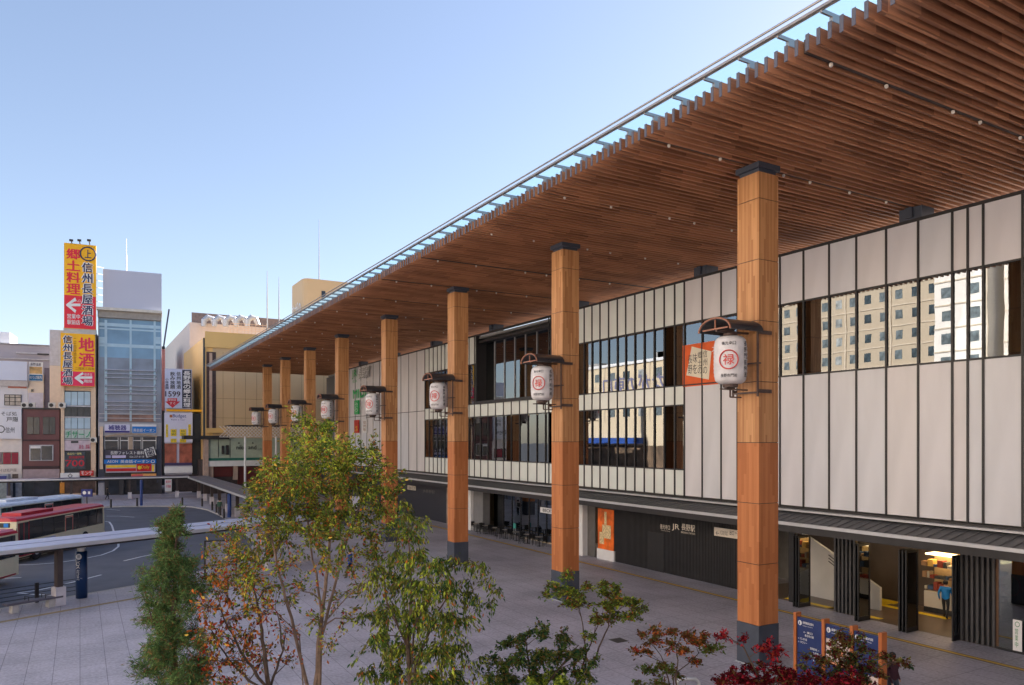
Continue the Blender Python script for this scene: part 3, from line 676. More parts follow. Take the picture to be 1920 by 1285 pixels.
sign('cafe_sign', 'small white hanging sign with black letters in front of the cafe', GW.off(1.3), (1013,953,1040,963), 0, .05, WHITE, [("BECK'S", (1018,955,1038,961), INK, dict(bold=.03))])
sign('small_wall_sign', 'small pale sign on the dark wall behind the fourth column', GW.off(.08), (764,911,779,919), 0, .05, LIT, [("出口", (766,912,777,918), INK, {})])
sign('dim_name_sign', 'dim grey station lettering on the dark wall', GW.off(.08), (792,918,816,927), 0, .02, None, [("JR長野駅", (793,919,815,926), M('dim_letters', (.22,.21,.21), .6), {})])
print('station ok')
# ================================================================ THE ROW ACROSS THE STREET
def MP(name, col, **k): return M(name, srgb(*col), **k)
LINE = MP('pale_frame', (190,190,195), rough=.5); WIN = M('row_window_glass', (.03,.036,.048), .12, .5, .6); WINB = M('blue_curtain_glass', (.14,.27,.42), .12, .3, .25, spec=.8)
WINB2 = M('blue_pale_panel', (.36,.52,.64), .2, .15, .5, spec=.7); GREYG = M('grey_office_glass', (.17,.20,.28), .12, .3, .4, spec=.8)
ROW = Pl((3.44, 126.3), (math.cos(R(-5)), math.sin(R(-5))))
def bld(name, label, pl, x0, x1, yt, depth, mat, cat='building', zb=0.0, group=None):
    a, c = pl.px(x0), pl.px(x1); zt = pl.M((x0+x1)/2, yt)[1]
    t_ = thing(name, label, cat, tuple(pl.P((a+c)/2, zb, -depth/2)), group)
    m_ = MB(); m_.pb(pl, a, c, zb, zt, -depth, 0); m_.build('wall', mat, t_); return t_
def part(t_, name, pl, rects, mat, d0=0.0, d1=.08):
    o = None
    for r_ in rects: m_ = MB(); m_.pxb(pl, *r_, d0, d1); o = m_.build(name, mat, t_)
    return o
def grid(t_, pl, x0, y0, x1, y1, nx, ny, gx=.25, gy=.35, mat=None, frame=None, name='window'):
    W = (x1-x0)/nx; H = (y1-y0)/ny
    for i in range(nx):
        for j in range(ny):
            a, c_, b_, d_ = x0+W*(i+gx/2), x0+W*(i+1-gx/2), y0+H*(j+gy/2), y0+H*(j+1-gy/2)
            m_ = MB(); m_.pxb(pl, a, b_, c_, d_, .0, .06); o = m_.build(name, mat or WIN, t_)
            if frame:
                m_ = MB(); m_.pxb(pl, a, b_, c_, b_+.5, .06, .12); m_.pxb(pl, (a+c_)/2-.25, b_+.5, (a+c_)/2+.25, d_, .06, .12); m_.build('frame', frame, o)
# --- narrow building with the stacked banners
A = bld('narrow_building', 'narrow cream building with blue glass bays below the yellow banners', ROW, 114, 180, 622, 14, MP('cream_pilaster', (222,196,168), var=.06))
part(A, 'glass_bay', ROW, [(121,733,170,905)], MP('bay_dark', (60,62,66)), 0, .05)
for i in range(4):
    xa, xb = 121.5+i*12.2, 132.8+i*12.2
    part(A, 'window', ROW, [(xa,764,xb,781)], WIN, .05, .12)
    part(A, 'blue_panel', ROW, [(xa,735,xb,760), (xa,784,xb,804)], WINB2, .05, .12)
    part(A, 'pale_panel', ROW, [(xa,806,xb,822)], MP('pale_green_panel', (190,205,200)), .05, .12)
part(A, 'bay_frame', ROW, [(121,760.5,170,763),(121,781.5,170,783.5),(121,804.5,170,805.7),(121,823,170,825)], LINE, .05, .16)
part(A, 'pink_panel', ROW, [(121,826,170,845)], MP('pink_panel', (205,190,200)), .05, .14); part(A, 'window', ROW, [(133,827,147,831)], WIN, .14, .18)
part(A, 'dark_glass_door', ROW, [(161,848,170,880)], BLACK, .05, .12)
part(A, 'shop_front', ROW, [(116,898,179,925)], MP('shop_brown', (80,60,52), var=.5, scale=1.5), 0, .1)
part(A, 'pilaster', ROW, [(114,622,120.5,898),(171,622,179.5,898)], MATS['cream_pilaster'], 0, .3)
O2 = ROW.off(.2)
sign('window_lettering', 'row of green letters on the fifth floor windows of the narrow building', O2, (121,808,170,822), 0, .01, None, [("チサーノ", (123,809,169,821), M('leaf_green', (.03,.35,.15), .6), dict(bold=.05))])
sign('price_banner', 'dark window banner reading 700 in red on the narrow building', O2, (121,848,160,880), 0, .05, MP('banner_dark', (70,80,88), var=.4), [("700", (123,863,158,875), MP('banner_red', (200,40,60)), dict(bold=.06)), ("全品均一価格", (126,849,153,853), MP('banner_cream', (225,215,140)), dict(bold=.03)), ("居酒屋料理", (129,855,158,860), MATS['banner_red'], dict(bold=.03))])
sign('pink_window_sign', 'pink lettering on the pale window panels above the 700 banner', O2, (146,832,169,843), 0, .01, None, [("宴会", (148,834,157,842), MP('pink_ink', (190,60,100)), dict(bold=.02)), ("酒場", (160,834,168,842), MP('pink_ink', (190,60,100)), dict(bold=.02))])
sign('white_shop_sign', 'white shop sign with a black diamond mark at the foot of the narrow building', ROW.off(.6), (113,887,149,898), -.4, .1, WHITE, [("◇", (127,888,136,897), INK, dict(bold=.04)), ("ー", (129,892,134,893.5), INK, {})])
sign('red_shop_sign', 'small red and white shop sign beside the white diamond sign', ROW.off(.8), (150,883,175,892), -.6, .1, MP('shop_red', (215,60,50)), [("モンテ", (152,884,173,891), WHITE, dict(bold=.04))])
BANY = MP('banner_yellow', (250,185,20), var=.04); BANP = MP('banner_pink', (230,45,90), var=.04); BANR = MP('banner_hot_red', (228,40,62), var=.04); DBL = MP('deep_blue_ink', (40,45,85)); MAG = MP('magenta_ink', (225,40,80))
B1 = ROW.off(1.0)
t_ = sign('tall_banner', 'tall yellow and red banner with a circled mark, the upper of the two stacked banners', B1, (120,458,180,617), -.5, 0, BANY,
  [(None, (120.5,555,179.5,616.5), BANR, {}), ("郷土料理", (125,466,150,553), MATS['banner_hot_red'], dict(vertical=True, bold=.06)),
   ("信州長屋酒場", (154.2,491.5,173.3,612.5), WHITE, dict(vertical=True, bold=.2)), ("信州長屋酒場", (154.5,492,173,612), DBL, dict(vertical=True, bold=.05)), ("上", (159,469,171,484), DBL, dict(bold=.05))], 'billboard')
m_ = MB(); c_ = B1.M(165, 476.5, .02); m_.tube([B1.P(c_[0]+.98*math.cos(k/12*math.pi), c_[1]+.98*math.sin(k/12*math.pi), .03) for k in range(25)], .1, 5, False); m_.build('ring_mark', DBL, t_)
m_ = MB(); pts = [(124,571),(141,558),(143,564),(133,569.5),(151,569.5),(151,574.5),(133,574.5),(143,582),(141,587),(124,573)]
m_.prism([B1.P(*B1.M(x, y, .05), .05) for x, y in pts], B1.n*.02); textpx(m_, B1, "営業中", 126, 589, 150, 598, .05, bold=.03); textpx(m_, B1, "駅前店", 126, 600, 150, 609, .05, bold=.03); textpx(m_, B1, "入口", 141, 562, 151, 567, .05); m_.build('white_arrow', WHITE, t_)
m_ = MB()
for x in (135,150,168): m_.bar(B1.P(B1.px(x), B1.M(x,458)[1], -.3), B1.P(B1.px(x), B1.M(x,454)[1], 1.0), .12); m_.ob(B1.P(B1.px(x), B1.M(x,454)[1], 1.0), (.25,0,0), (0,.2,0), (0,0,.12))
m_.build('flood_lamps', DARK, t_)
B2 = ROW.off(1.1)
t_ = sign('lower_banner', 'yellow and pink banner with large magenta characters, the lower of the two stacked banners', B2, (113.5,626,178,724.5), -.5, 0, BANY,
  [(None, (114,697,177.5,724), BANP, {}), ("地酒", (148,632,176,690), MAG, dict(vertical=True, bold=.06)), ("信州長屋酒場", (118.2,628.5,135.3,722.5), WHITE, dict(vertical=True, bold=.2)), ("信州長屋酒場", (118.5,629,135,722), DBL, dict(vertical=True, bold=.05)),
   ("二十四時間営業", (138,634,143,682), MP('ochre_ink', (150,100,20)), dict(vertical=True)), ("二階席三百名", (141,689,176,694), MATS['ochre_ink'], dict())], 'billboard')
m_ = MB(); pts = [(140,708),(155,698),(157,702),(149,706),(173,706),(173,710.5),(149,710.5),(157,717),(155,721),(140,710)]
m_.prism([B2.P(*B2.M(x, y, .05), .05) for x, y in pts], B2.n*.02); textpx(m_, B2, "徒歩五", 158, 700, 173, 705, .05); textpx(m_, B2, "階段", 158, 712, 173, 718, .05, bold=.03); m_.build('white_arrow', WHITE, t_)
m_ = MB(); m_.pxb(ROW, 119, 616, 180, 627, -.3, .9)
for k in range(9): m_.bar(ROW.P(ROW.px(181), ROW.M(181,500+k*13)[1], 0), ROW.P(ROW.px(193), ROW.M(193,500+k*13)[1], -1), .06)
m_.build('banner_scaffold', STEEL, A)
# --- glass office tower
B = bld('office_tower', 'glass office tower with blue upper floors and louvred lower floors', ROW, 184, 303, 588, 16, MP('tower_grey', (165,165,175), var=.05))
part(B, 'curtain_wall', ROW, [(186,600,301,672)], WINB, 0, .1)
part(B, 'pale_spandrel', ROW, [(186,608,301,614),(186,617,301,620),(186,646,301,652),(186,632,197,645),(291,632,301,645)], WINB2, .1, .14)
part(B, 'curtain_wall', ROW, [(186,672,301,792)], GREYG, 0, .1)
part(B, 'mullion', ROW, [(196,600,201,790),(243,600,247,790),(288,600,292,790)], WINB2, .1, .18)
for k in range(12):
    y = 694 + k*7.4
    if k % 4 != 3: part(B, 'louvre', ROW, [(197,y,294,y+1.0)], MP('louvre_grey', (186,190,208)), .1, .6)
    for x in (197,244,290): part(B, 'louvre_bracket', ROW, [(x,y-2.4,x+2.5,y+2.5)], GREYG, .1, .4) if k % 2 == 0 else None
grid(B, ROW, 200, 673, 292, 688, 8, 1, .12, .1, M('office_pane', (.045,.06,.10), .15, .3), None)
for yy in (725, 757): grid(B, ROW, 200, yy, 292, yy+16, 8, 1, .12, .1, M('office_pane', (.045,.06,.10), .15, .3), None)
part(B, 'clinic_floor', ROW, [(197,778,290,791)], MP('clinic_floor', (140,110,100), var=.5, scale=.6), .1, .14)
part(B, 'balcony_rail', ROW, [(186,776,301,777.3),(186,784,301,785)], LINE, .3, .36)
part(B, 'cornice', ROW, [(183,584,303,598)], MP('cornice_grey', (150,145,140)), 0, .5); part(B, 'roof_slab', ROW, [(181,579,304,584)], MP('roof_pale', (205,200,190)), -3, 1.0)
part(B, 'sign_band', ROW, [(184,793,303,818)], MP('sign_band', (175,175,182)), .1, .25); part(B, 'dark_wing', ROW, [(184,818,196,905),(294,818,303,905)], MP('slate_blue', (62,66,82)), 0, .2)
m_ = MB(); P_ = [ROW.P(*ROW.M(x, y, .3), .3) for x, y in ((196,820),(196,817.5),(220,814),(246,812.5),(270,814),(294,818),(294,820),(270,816.5),(246,815),(220,816.5))]; m_.prism(P_, ROW.n*.15); m_.build('arched_beam', MP('beige_beam', (175,155,135)), B)
part(B, 'recess', ROW, [(196,820,294,905)], MP('recess_dark', (60,56,58)), 0, .1)
for xa, xb in ((197,221),(226,240),(250,264),(268,292)):
    o = part(B, 'window', ROW, [(xa,820,xb,842)], WIN, .1, .16)
    m_ = MB(); m_.pxb(ROW, xa, 825.5, xb, 827, .16, .22); m_.pxb(ROW, xa-.9, 820, xa, 843, .16, .22); m_.pxb(ROW, xb, 820, xb+.9, 843, .16, .22); m_.build('frame', WHITE, o)
part(B, 'beige_post', ROW, [(241,819,249,843)], MATS['beige_beam'], .1, .3); part(B, 'cream_pilaster', ROW, [(187,800,193,880)], MATS['cream_pilaster'], .2, .6)
part(B, 'shop_front', ROW, [(196,897,303,928)], MP('store_dark', (48,44,46), var=.5), .1, .14)
part(B, 'shop_pillar', ROW, [(224,897,232,930),(297,900,303,928)], MP('shop_pillar', (60,58,62)), .1, .8)
part(B, 'shop_glass', ROW, [(204,900,223,926),(256,900,270,920)], WIN, .14, .18)
t_ = sign('blank_billboard', 'large blank grey billboard on the roof of the glass office tower', ROW.off(.4), (193,509,303,581), -.7, 0, MP('billboard_grey', (186,190,208), var=.03, scale=.1), [], 'billboard')
m_ = MB(); c_ = ROW.px(237); z0_ = ROW.M(237,512)[1]; m_.tube([ROW.P(c_, z0_, 0), ROW.P(c_, ROW.M(237,478)[1], 0)], .09, 5); m_.tube([ROW.P(c_, ROW.M(237,478)[1], 0), ROW.P(c_, ROW.M(237,448)[1], 0)], .04, 4); m_.build('antenna_mast', WHITE, t_)
O3 = ROW.off(.3); BLU = MP('sky_blue_sign', (20,120,205), var=.04); NV = MP('navy_ink', (45,40,130)); PALE = MP('pale_lilac_board', (215,215,235), var=.03)
sign('hearing_aid_sign', 'white sign with large navy characters above the arched beam, left one', O3, (196,796,243.5,812), 0, .2, PALE, [("補聴器", (203,797.5,237,807), NV, dict(bold=.05)), (None, (196.5,808,243,811.5), MP('deep_navy', (20,15,120)), {})])
sign('english_school_sign', 'blue sign with white characters above the arched beam, right one', O3, (247.5,796,293.5,812.5), 0, .2, WHITE, [(None, (248,800,293,812), BLU, {})])
m_ = MB(); textpx(m_, O3, "英会話イーオン", 250, 804, 291, 810, .24, bold=.03); m_.build('lettering', WHITE, bpy.data.objects['english_school_sign'])
sign('dental_sign', 'dark fascia sign of the dental clinic with pale characters', O3, (196,844,291,860), 0, .25, MP('fascia_slate', (70,66,80)), [("長野フォレスト歯科", (207,846,270,852.5), WHITE, dict(bold=.03)), ("026-227-8118", (243,855,270,858.5), WHITE, dict(bold=.03)), (None, (198,854,208,859), MP('lilac_panel', (150,150,190)), {}), (None, (210,854,236,859), MP('lilac_white', (205,195,225)), {})])
t_ = thing('tooth_sign', 'tilted white square sign with the single character for tooth', 'sign', tuple(ROW.P(*ROW.M(282,858,1.0), 1.0)))
m_ = MB(); m_.prism([ROW.P(*ROW.M(x, y, .8), .8) for x, y in ((270,843),(288,837.5),(293,853),(275,858.5))], ROW.n*.25); m_.build('board', WHITE, t_)
m_ = MB(); s0, z0_ = ROW.M(273.5,856,1.07); s1, z1_ = ROW.M(289.5,840,1.07); text(m_, ROW, "歯", s0, s1, z0_, z1_, 1.07, bold=.04, rot=.28); m_.build('lettering', M('slate_ink', (.03,.03,.06), .6), t_)
sign('english_school_band', 'long blue fascia band with white characters below the dental sign', O3, (195,861.5,293,869.5), 0, .3, BLU, [("英会話イーオン", (226,862.5,280,868.5), WHITE, dict(bold=.04)), ("AEON", (201,863,221,868), WHITE, dict(bold=.02)), ("○", (283,862.5,290,868.5), WHITE, dict(bold=.08))])
t_ = sign('convenience_store_sign', 'red and yellow store fascia reading Daily below the blue band', O3, (198,871,291,886), 0, .35, MP('fascia_lilac', (185,180,195)), [(None, (199,872.5,255,877), MP('store_yellow', (245,205,40)), {}), (None, (199,878.5,255,884), MP('store_red', (200,20,30)), {}), (None, (256,870,284,884), MATS['store_red'], {}), (None, (285,872,289,884), MATS['store_yellow'], {}), ("Daily", (265,873,280,880.5), YELB, dict(bold=.04)), ("●", (258,873.5,265,880.5), YELB, {})])
sign('striped_fascia', 'thin orange and red striped fascia above the convenience store door', O3, (246,888.5,293,893.5), 0, .35, MP('stripe_orange', (235,170,100)), [(None, (247,889.5,268,893), MP('stripe_red', (220,90,90)), {})])
# vending machines and boards at street level
def vending(px_, y, label, body, wpx, hpx):
    p = gnd(px_, y); t = (p - Vector((0,0,CAMH))).xy.dot(Vector((SN, CS))); wv = wpx*t/FPX; h = hpx*t/FPX
    t_ = thing('vending_machine', label, 'vending machine', tuple(p)); m_ = MB(); pl = Pl((p.x, p.y), ROW.s.xy); m_.pb(pl, -wv/2, wv/2, 0, h, -.7, 0); m_.build('cabinet', body, t_)
    m_ = MB(); m_.pb(pl, -wv*.42, wv*.42, h*.45, h*.92, 0, .03); m_.build('display_window', MP('display_lit', (200,205,215), var=.6, scale=6), t_)
    m_ = MB(); m_.pb(pl, -wv*.35, wv*.35, h*.1, h*.2, 0, .04); m_.build('delivery_slot', BLACK, t_)
vending(241, 926, 'white drinks machine, leftmost under the glass office tower', WHITE, 9, 24); vending(250.5, 927, 'pale grey drinks machine beside the white one', LINE, 7, 23)
vending(262, 921, 'small lilac machine in the middle of the street front', MP('lilac_cabinet', (180,170,195)), 8, 14); vending(276, 920, 'cream machine left of the cigarette machine', MP('cream_cabinet', (220,210,195)), 7, 17); vending(287, 926, 'tall pinkish machine rightmost by the pillar', MP('pinkish_cabinet', (205,180,180)), 10, 26)
# --- thin sign building
C_ = bld('thin_sign_building', 'slim building covered with a tall restaurant sign and a rental car sign', ROW, 309, 360, 692, 10, MP('pale_lilac_wall', (196,196,215), var=.04))
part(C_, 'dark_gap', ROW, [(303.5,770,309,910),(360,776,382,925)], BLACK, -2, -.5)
part(C_, 'window', ROW, [(320,793,331,806),(337,793,348,806)], GREYG, 0, .1); part(C_, 'photo_mural', ROW, [(309,832,331,872),(336,832,360,872)], MP('mural_brown', (165,92,72), var=.5, scale=1.0), 0, .12)
part(C_, 'mural_base', ROW, [(309,868,360,873)], MP('mural_navy', (60,50,95)), .12, .2); part(C_, 'white_fascia', ROW, [(308,875,361,887)], WHITE, 0, .5); part(C_, 'street_floor', ROW, [(309,890,382,922)], MP('dark_brown_front', (50,38,38), var=.5), .0, .1)
part(C_, 'orange_band', ROW, [(312,768,380,772)], BANY, 0, .3)
t_ = sign('restaurant_sign', 'tall pale and navy sign with a red arrow above the rental car sign', O3, (309,693.5,359,766), 0, .4, MP('pale_blue_board', (196,203,228), var=.03),
  [(None, (341.5,694,358.5,765.5), MP('navy_black', (40,42,62)), {}), ("長野県の郷土料理", (344,696,357,764), WHITE, dict(vertical=True, bold=.05)), ("飲み放題", (319,697,328,730), INK, dict(vertical=True, bold=.03)), ("信州地酒", (331,697,339,730), INK, dict(vertical=True, bold=.03)), ("小林農園", (310,709,316,730), DBL, dict(vertical=True, bold=.02)), ("1599", (310,734,338,744), MP('price_ink', (60,30,50)), dict(bold=.06))])
m_ = MB(); m_.prism([O3.P(*O3.M(x, y, .45), .45) for x, y in ((314,747),(332,747),(332,753),(338,753),(323.5,765),(309.5,753),(314,753))], O3.n*.02); m_.build('red_arrow', MP('arrow_red', (190,40,60)), t_)
m_ = MB(); textpx(m_, O3, "駅前店", 316, 748, 330, 752, .49); textpx(m_, O3, "すぐ", 318, 754, 329, 759, .49); m_.build('arrow_lettering', WHITE, t_)
t_ = sign('rental_car_sign', 'white sign reading Budget with yellow upright strips below', O3, (308,774.5,361,830), 0, .15, PALE, [("Budget", (324,777,349,785), MP('budget_blue', (40,60,140)), dict(bold=.03)), ("Rent a Car", (321,786,347,788.5), NV, {}), (None, (311,796,315,820), YELB, {}), (None, (353,796,358,820), YELB, {}), (None, (320,805,331,818), YELB, {}), (None, (337,805,349,818), YELB, {}), (None, (320,823,331,830), YELB, {}), (None, (337,823,349,830), YELB, {}), (None, (318,778,323,783), ORANGE, {})])
m_ = MB(); textpx(m_, O3, "レンタカー", 311.5, 797, 314.5, 819, .19, vertical=True); textpx(m_, O3, "レンタカー", 353.5, 797, 357.5, 819, .19, vertical=True)
for x in (321.5, 339): textpx(m_, O3, "格安", x, 806, x+8, 817, .19, vertical=True); textpx(m_, O3, "予約", x, 824, x+8, 829, .19)
m_.build('strip_lettering', M('green_ink2', (.02,.12,.06), .6), t_)
sign('street_poster', 'pinkish poster board at street level under the rental car sign', ROW.off(.9), (309,898,322,922), 0, .1, WHITE, [("販売中", (311,901,320,906), MP('poster_pink', (220,90,110)), dict(bold=.04)), ("大特価", (311,909,320,915), MATS['poster_pink'], dict(bold=.04))])
# --- brown building
D_ = bld('brown_building', 'brown building with two dark upper windows and one wide window', ROW, 42, 111.5, 766, 14, MP('brown_render', (112,72,72), var=.08, scale=.5))
part(D_, 'roof_trim', ROW, [(41,765,112,768)], DARK, 0, .2); part(D_, 'floor_band', ROW, [(42,824.5,111.5,827),(42,874,111.5,879)], MP('brown_dark', (58,38,42)), 0, .12)
for xa, xb, ya, yb in ((51,74,782,815),(80.5,103.5,782,815)): o = part(D_, 'window', ROW, [(xa,ya,xb,yb)], WIN, -.02, .05); m_ = MB(); m_.pxb(ROW, xa, ya, xb, ya+.8, .05, .1); m_.pxb(ROW, xa, yb-.8, xb, yb, .05, .1); m_.pxb(ROW, (xa+xb)/2-.4, ya, (xa+xb)/2+.4, yb, .05, .1); m_.build('frame', MATS['brown_dark'], o)
o = part(D_, 'window', ROW, [(56,836,99,863)], WIN, -.02, .05); m_ = MB()
for r_ in ((55,835,57,864),(76.5,836,77.5,863),(98,835,100,864),(55,863,100,864.2),(55,834.5,100,836.3)): m_.pxb(ROW, *r_, .05, .12)
m_.build('frame', LINE, o); m_ = MB(); m_.pxb(ROW, 57, 836.5, 76, 841, .055, .07); m_.build('blind', WHITE, o)
part(D_, 'base_panel', ROW, [(42,880,111.5,897)], MP('mauve_panel', (165,145,148)), 0, .3); part(D_, 'street_floor', ROW, [(42,899,111.5,930)], MP('dark_teal_front', (35,42,48), var=.4), 0, .1)
part(D_, 'shop_glass', ROW, [(64,905,102,926)], WIN, .1, .14); part(D_, 'orange_door', ROW, [(112,905,121,925)], MP('orange_door', (215,140,50)), .1, .2)
# --- white building with the noodle shop sign
E_ = bld('white_shop_building', 'white building with a black brush-lettered restaurant sign and red curtains', ROW, -40, 41, 765, 14, MP('off_white_wall', (226,216,208), var=.04))
part(E_, 'window', ROW, [(-10,848,34.5,871)], WIN, 0, .04); part(E_, 'curtain', ROW, [(6,849,20,870),(22,849,34,870)], MP('red_curtain', (150,40,60), var=.2), .04, .1); part(E_, 'curtain', ROW, [(-8,849,3,870)], MP('grey_curtain', (130,110,115)), .04, .1)
part(E_, 'street_floor', ROW, [(-40,902,41,935)], MP('grey_shop_front', (150,150,155), var=.3), 0, .1); part(E_, 'shop_glass', ROW, [(0,905,11,932),(24,905,29,932)], WIN, .1, .14)
sign('noodle_shop_sign', 'white sign with black brush writing and a drawing above the red curtains', ROW.off(.1), (-30,766,40,823), 0, .3, MP('sign_white_blue', (222,222,228), var=.02),
  [("そば処", (2,772,32,780), INK, dict(bold=.0)), ("戸隠", (12,782,34,791), INK, dict(bold=.01)), ("信州", (10,801,27,812), INK, {}), ("○", (-6,798,9,812), INK, {})])
sign('brush_text_band', 'line of grey brush writing below the red curtains', ROW.off(.05), (-10,878,32,886), 0, .02, None, [("そば処戸隠", (0,879,31,885), MP('grey_brush', (150,140,135)), dict(bold=.01))])
sign('small_brown_poster', 'small brown poster under the brush writing', ROW.off(.1), (23,889,34,897), 0, .1, MP('poster_brown', (120,100,85), var=.5, scale=4), [])
t_ = thing('corner_kiosk', 'pale blue-topped glass kiosk at the left edge of the street front', 'kiosk', tuple(ROW.P(ROW.px(5), 0, 2)))
part(t_, 'roof_box', ROW.off(3), [(-20,890,15,901)], MP('kiosk_grey', (160,165,175)), -2, 0); part(t_, 'blue_band', ROW.off(3), [(-20,893,12,899)], MP('kiosk_blue', (60,65,130)), 0, .1); part(t_, 'glass_wall', ROW.off(3), [(-20,901,15,936)], MP('kiosk_glass', (140,150,150), var=.3), -1.8, -.1); part(t_, 'post', ROW.off(3), [(12.5,900,15.5,937)], MP('kiosk_post', (80,85,120)), -.1, .1)
def ac(px_, y, d, label):
    s_, z_ = ROW.M(px_, y, d); t_ = thing('air_conditioner', label, 'air conditioner', tuple(ROW.P(s_, z_, d+.3)), 'air conditioners on the shop row'); m_ = MB(); m_.pb(ROW, s_-.45, s_+.45, z_, z_+.75, d, d+.45); m_.build('casing', MP('ac_white', (215,212,205)), t_)
    m_ = MB(); q = ROW.P(s_-.08, z_+.37, d+.455); m_.tube([q, q+ROW.n*.02], .27, 14); m_.build('fan_grille', DARK, t_)
ac(47, 765, -1, 'air conditioner at the left end of the brown building roof'); ac(60, 765, -1.4, 'air conditioner second from the left on the brown building roof'); ac(98, 765, -1.2, 'air conditioner at the right end of the brown building roof'); ac(117, 765, .3, 'air conditioner on the left pilaster of the narrow building'); ac(175.5, 830, .3, 'air conditioner on the right pilaster of the narrow building')
# --- further buildings behind the row
F1 = ROW.off(-8); F2 = ROW.off(-20); F3 = ROW.off(-34)
t_ = bld('white_block', 'low white block with a lattice window behind the noodle shop sign', F1, -40, 52, 722, 8, MP('white_block', (214,214,222), var=.04))
part(t_, 'roof_cornice', F1, [(-40,714,52,724)], MP('cornice_pale', (190,185,185)), -1, .6); part(t_, 'red_strip', F1, [(15,725,50,728)], MP('terracotta', (190,120,105)), 0, .1)
o = part(t_, 'window', F1, [(8,740,40,760)], MP('blind_window', (190,180,170), var=.2), 0, .1); m_ = MB()
for x in (8,17,27.5,39): m_.pxb(F1, x, 740, x+1.2, 760, .1, .16)
for y in (740,745,753,759.5): m_.pxb(F1, 8, y, 40.2, y+1, .1, .16)
m_.build('frame', DARK, o)
sign('pale_blank_board', 'blank pale blue board on the low white block', F1.off(1), (-30,677,50.5,712.5), -.4, 0, MP('pale_blue_sheet', (204,212,232), var=.02), [], 'billboard')
t_ = bld('narrow_cream_block', 'narrow cream block between the white block and the brown building', F1, 52.5, 82, 702, 8, MP('cream_block', (226,212,196), var=.04))
part(t_, 'lower_panel', F1, [(53,737,81,765)], MP('lilac_panel2', (205,200,212)), 0, .1); part(t_, 'window', F1, [(58,730,63,735)], WIN, 0, .1)
sign('stacked_photo_sign', 'upright sign with a photo and a blue band on the narrow cream block', F1.off(.2), (54,679,80,715), -.2, .1, WHITE, [(None, (55,688,79,701), MP('photo_amber', (200,165,110), var=.5, scale=1), {}), (None, (55,703,79.5,714), MP('photo_blue', (30,110,160), var=.3, scale=2), {}), ("長野温泉", (57,680.5,77,686), DBL, dict(bold=.02)), ("のりば案内", (56,705,78,711), WHITE, dict(bold=.02))])
bld('grey_block', 'wide dull grey block behind the narrow cream block', F2, -10, 93, 647, 10, MP('dull_grey_wall', (168,162,170), var=.05, scale=.2)); t_ = bpy.data.objects['grey_block']
part(t_, 'roof_rail', F2, [(-5,645,93,646)], LINE, -1, .3); part(t_, 'ledge', F2, [(30,661,93,664),(-10,672,93,674)], MP('ledge_grey', (190,185,188)), 0, .4); part(t_, 'window_strip', F2, [(70,663,92,666)], DARK, .4, .45)
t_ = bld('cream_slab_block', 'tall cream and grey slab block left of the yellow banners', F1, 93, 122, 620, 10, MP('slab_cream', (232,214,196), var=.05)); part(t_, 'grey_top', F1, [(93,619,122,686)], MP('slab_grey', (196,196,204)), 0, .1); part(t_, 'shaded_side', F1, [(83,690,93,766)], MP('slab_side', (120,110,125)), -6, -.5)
t_ = bld('white_roof_block', 'white rooftop block with a red-lettered sign at the left edge', F3, -40, 18, 622, 8, MP('white_top', (238,238,242), var=.02), zb=10)
sign('red_letter_sign', 'white rooftop sign with red characters and a red line', F3.off(.2), (-20,642,18,663), 0, .3, WHITE, [("証券", (0,646,16,654), RED, dict(bold=.04)), (None, (-20,656,18,659), RED, {})])
# --- yellow department store and what stands behind it
TAN = MP('tan_panel', (206,176,134), var=.05, scale=.15); TANY = MP('amber_panel', (228,186,116), var=.05, scale=.2)
YS = Pl((0, 122), (1, 0)); YL = Pl((16.4, 122), (0, -1)); X0 = YS.px(383)
t_ = Y_ = thing('department_store', 'large tan and yellow department store with a rounded corner beyond the station', 'building', (35, 135, 0))
m_ = MB(); zt = YS.M(400, 633)[1]
m_.box(X0+1.2, 62, 122, 150, 5.2, zt-.3); m_.build('wall', TAN, t_)
m_ = MB(); n_ = 8; poly = [(X0+1.0+3*0,123.2)] ; arc = [(X0+1.2-1.2*math.sin(a*math.pi/2/n_) , 123.2-1.2*math.cos(a*math.pi/2/n_)) for a in range(n_+1)]
m_.prism([(x, y, 5.2) for x, y in arc] + [(X0, 148, 5.2), (X0+1.3, 148, 5.2), (X0+1.3, 122.02, 5.2)], (0,0,zt-5.2)); m_.build('rounded_corner', TANY, t_)
m_ = MB(); m_.pxb(YS, 384.5, 632, 700, 660, 0, .25); m_.build('top_band', TANY, t_); m_ = MB(); m_.pxb(YS, 387, 803, 425, 812, 0, .5); m_.build('ledge', TANY, t_)
m_ = MB(); m_.pxb(YS, 381, 634, 385, 818, -.1, .05); m_.build('corner_groove', MP('groove_teal', (60,70,72)), t_)
part(t_, 'stair_window', YS, [(387,660,405,803)], MP('brown_window', (75,55,50), var=.4), 0, .08); part(t_, 'stair_column', YS, [(393,662,398,803)], MP('pinkish_column', (190,160,140)), .08, .35)
m_ = MB()
for yy in (698, 750, 785): m_.pxb(YS, 405, yy, 640, yy+.5, 0, .02)
for xx in range(418, 640, 21): m_.pxb(YS, xx, 660, xx+.5, 812, 0, .02)
m_.build('panel_joints', MP('joint_brown', (150,122,88)), t_)
part(t_, 'dark_canopy', YS, [(345,817,430,824)], DARK, 0, 3.0)
m_ = MB(); m_.box(X0-.5, 62, 121, 140, 0, 5.2); m_.build('ground_floor', MP('dark_ground_floor', (70,60,58), var=.3), t_)
m_ = MB(); c0_ = X0; z_ = 28.6; m_.box(c0_+.05, 60, 140, 190, 0, z_); m_.build('rear_wing', MP('pinkish_cream', (216,200,188), var=.04), t_)
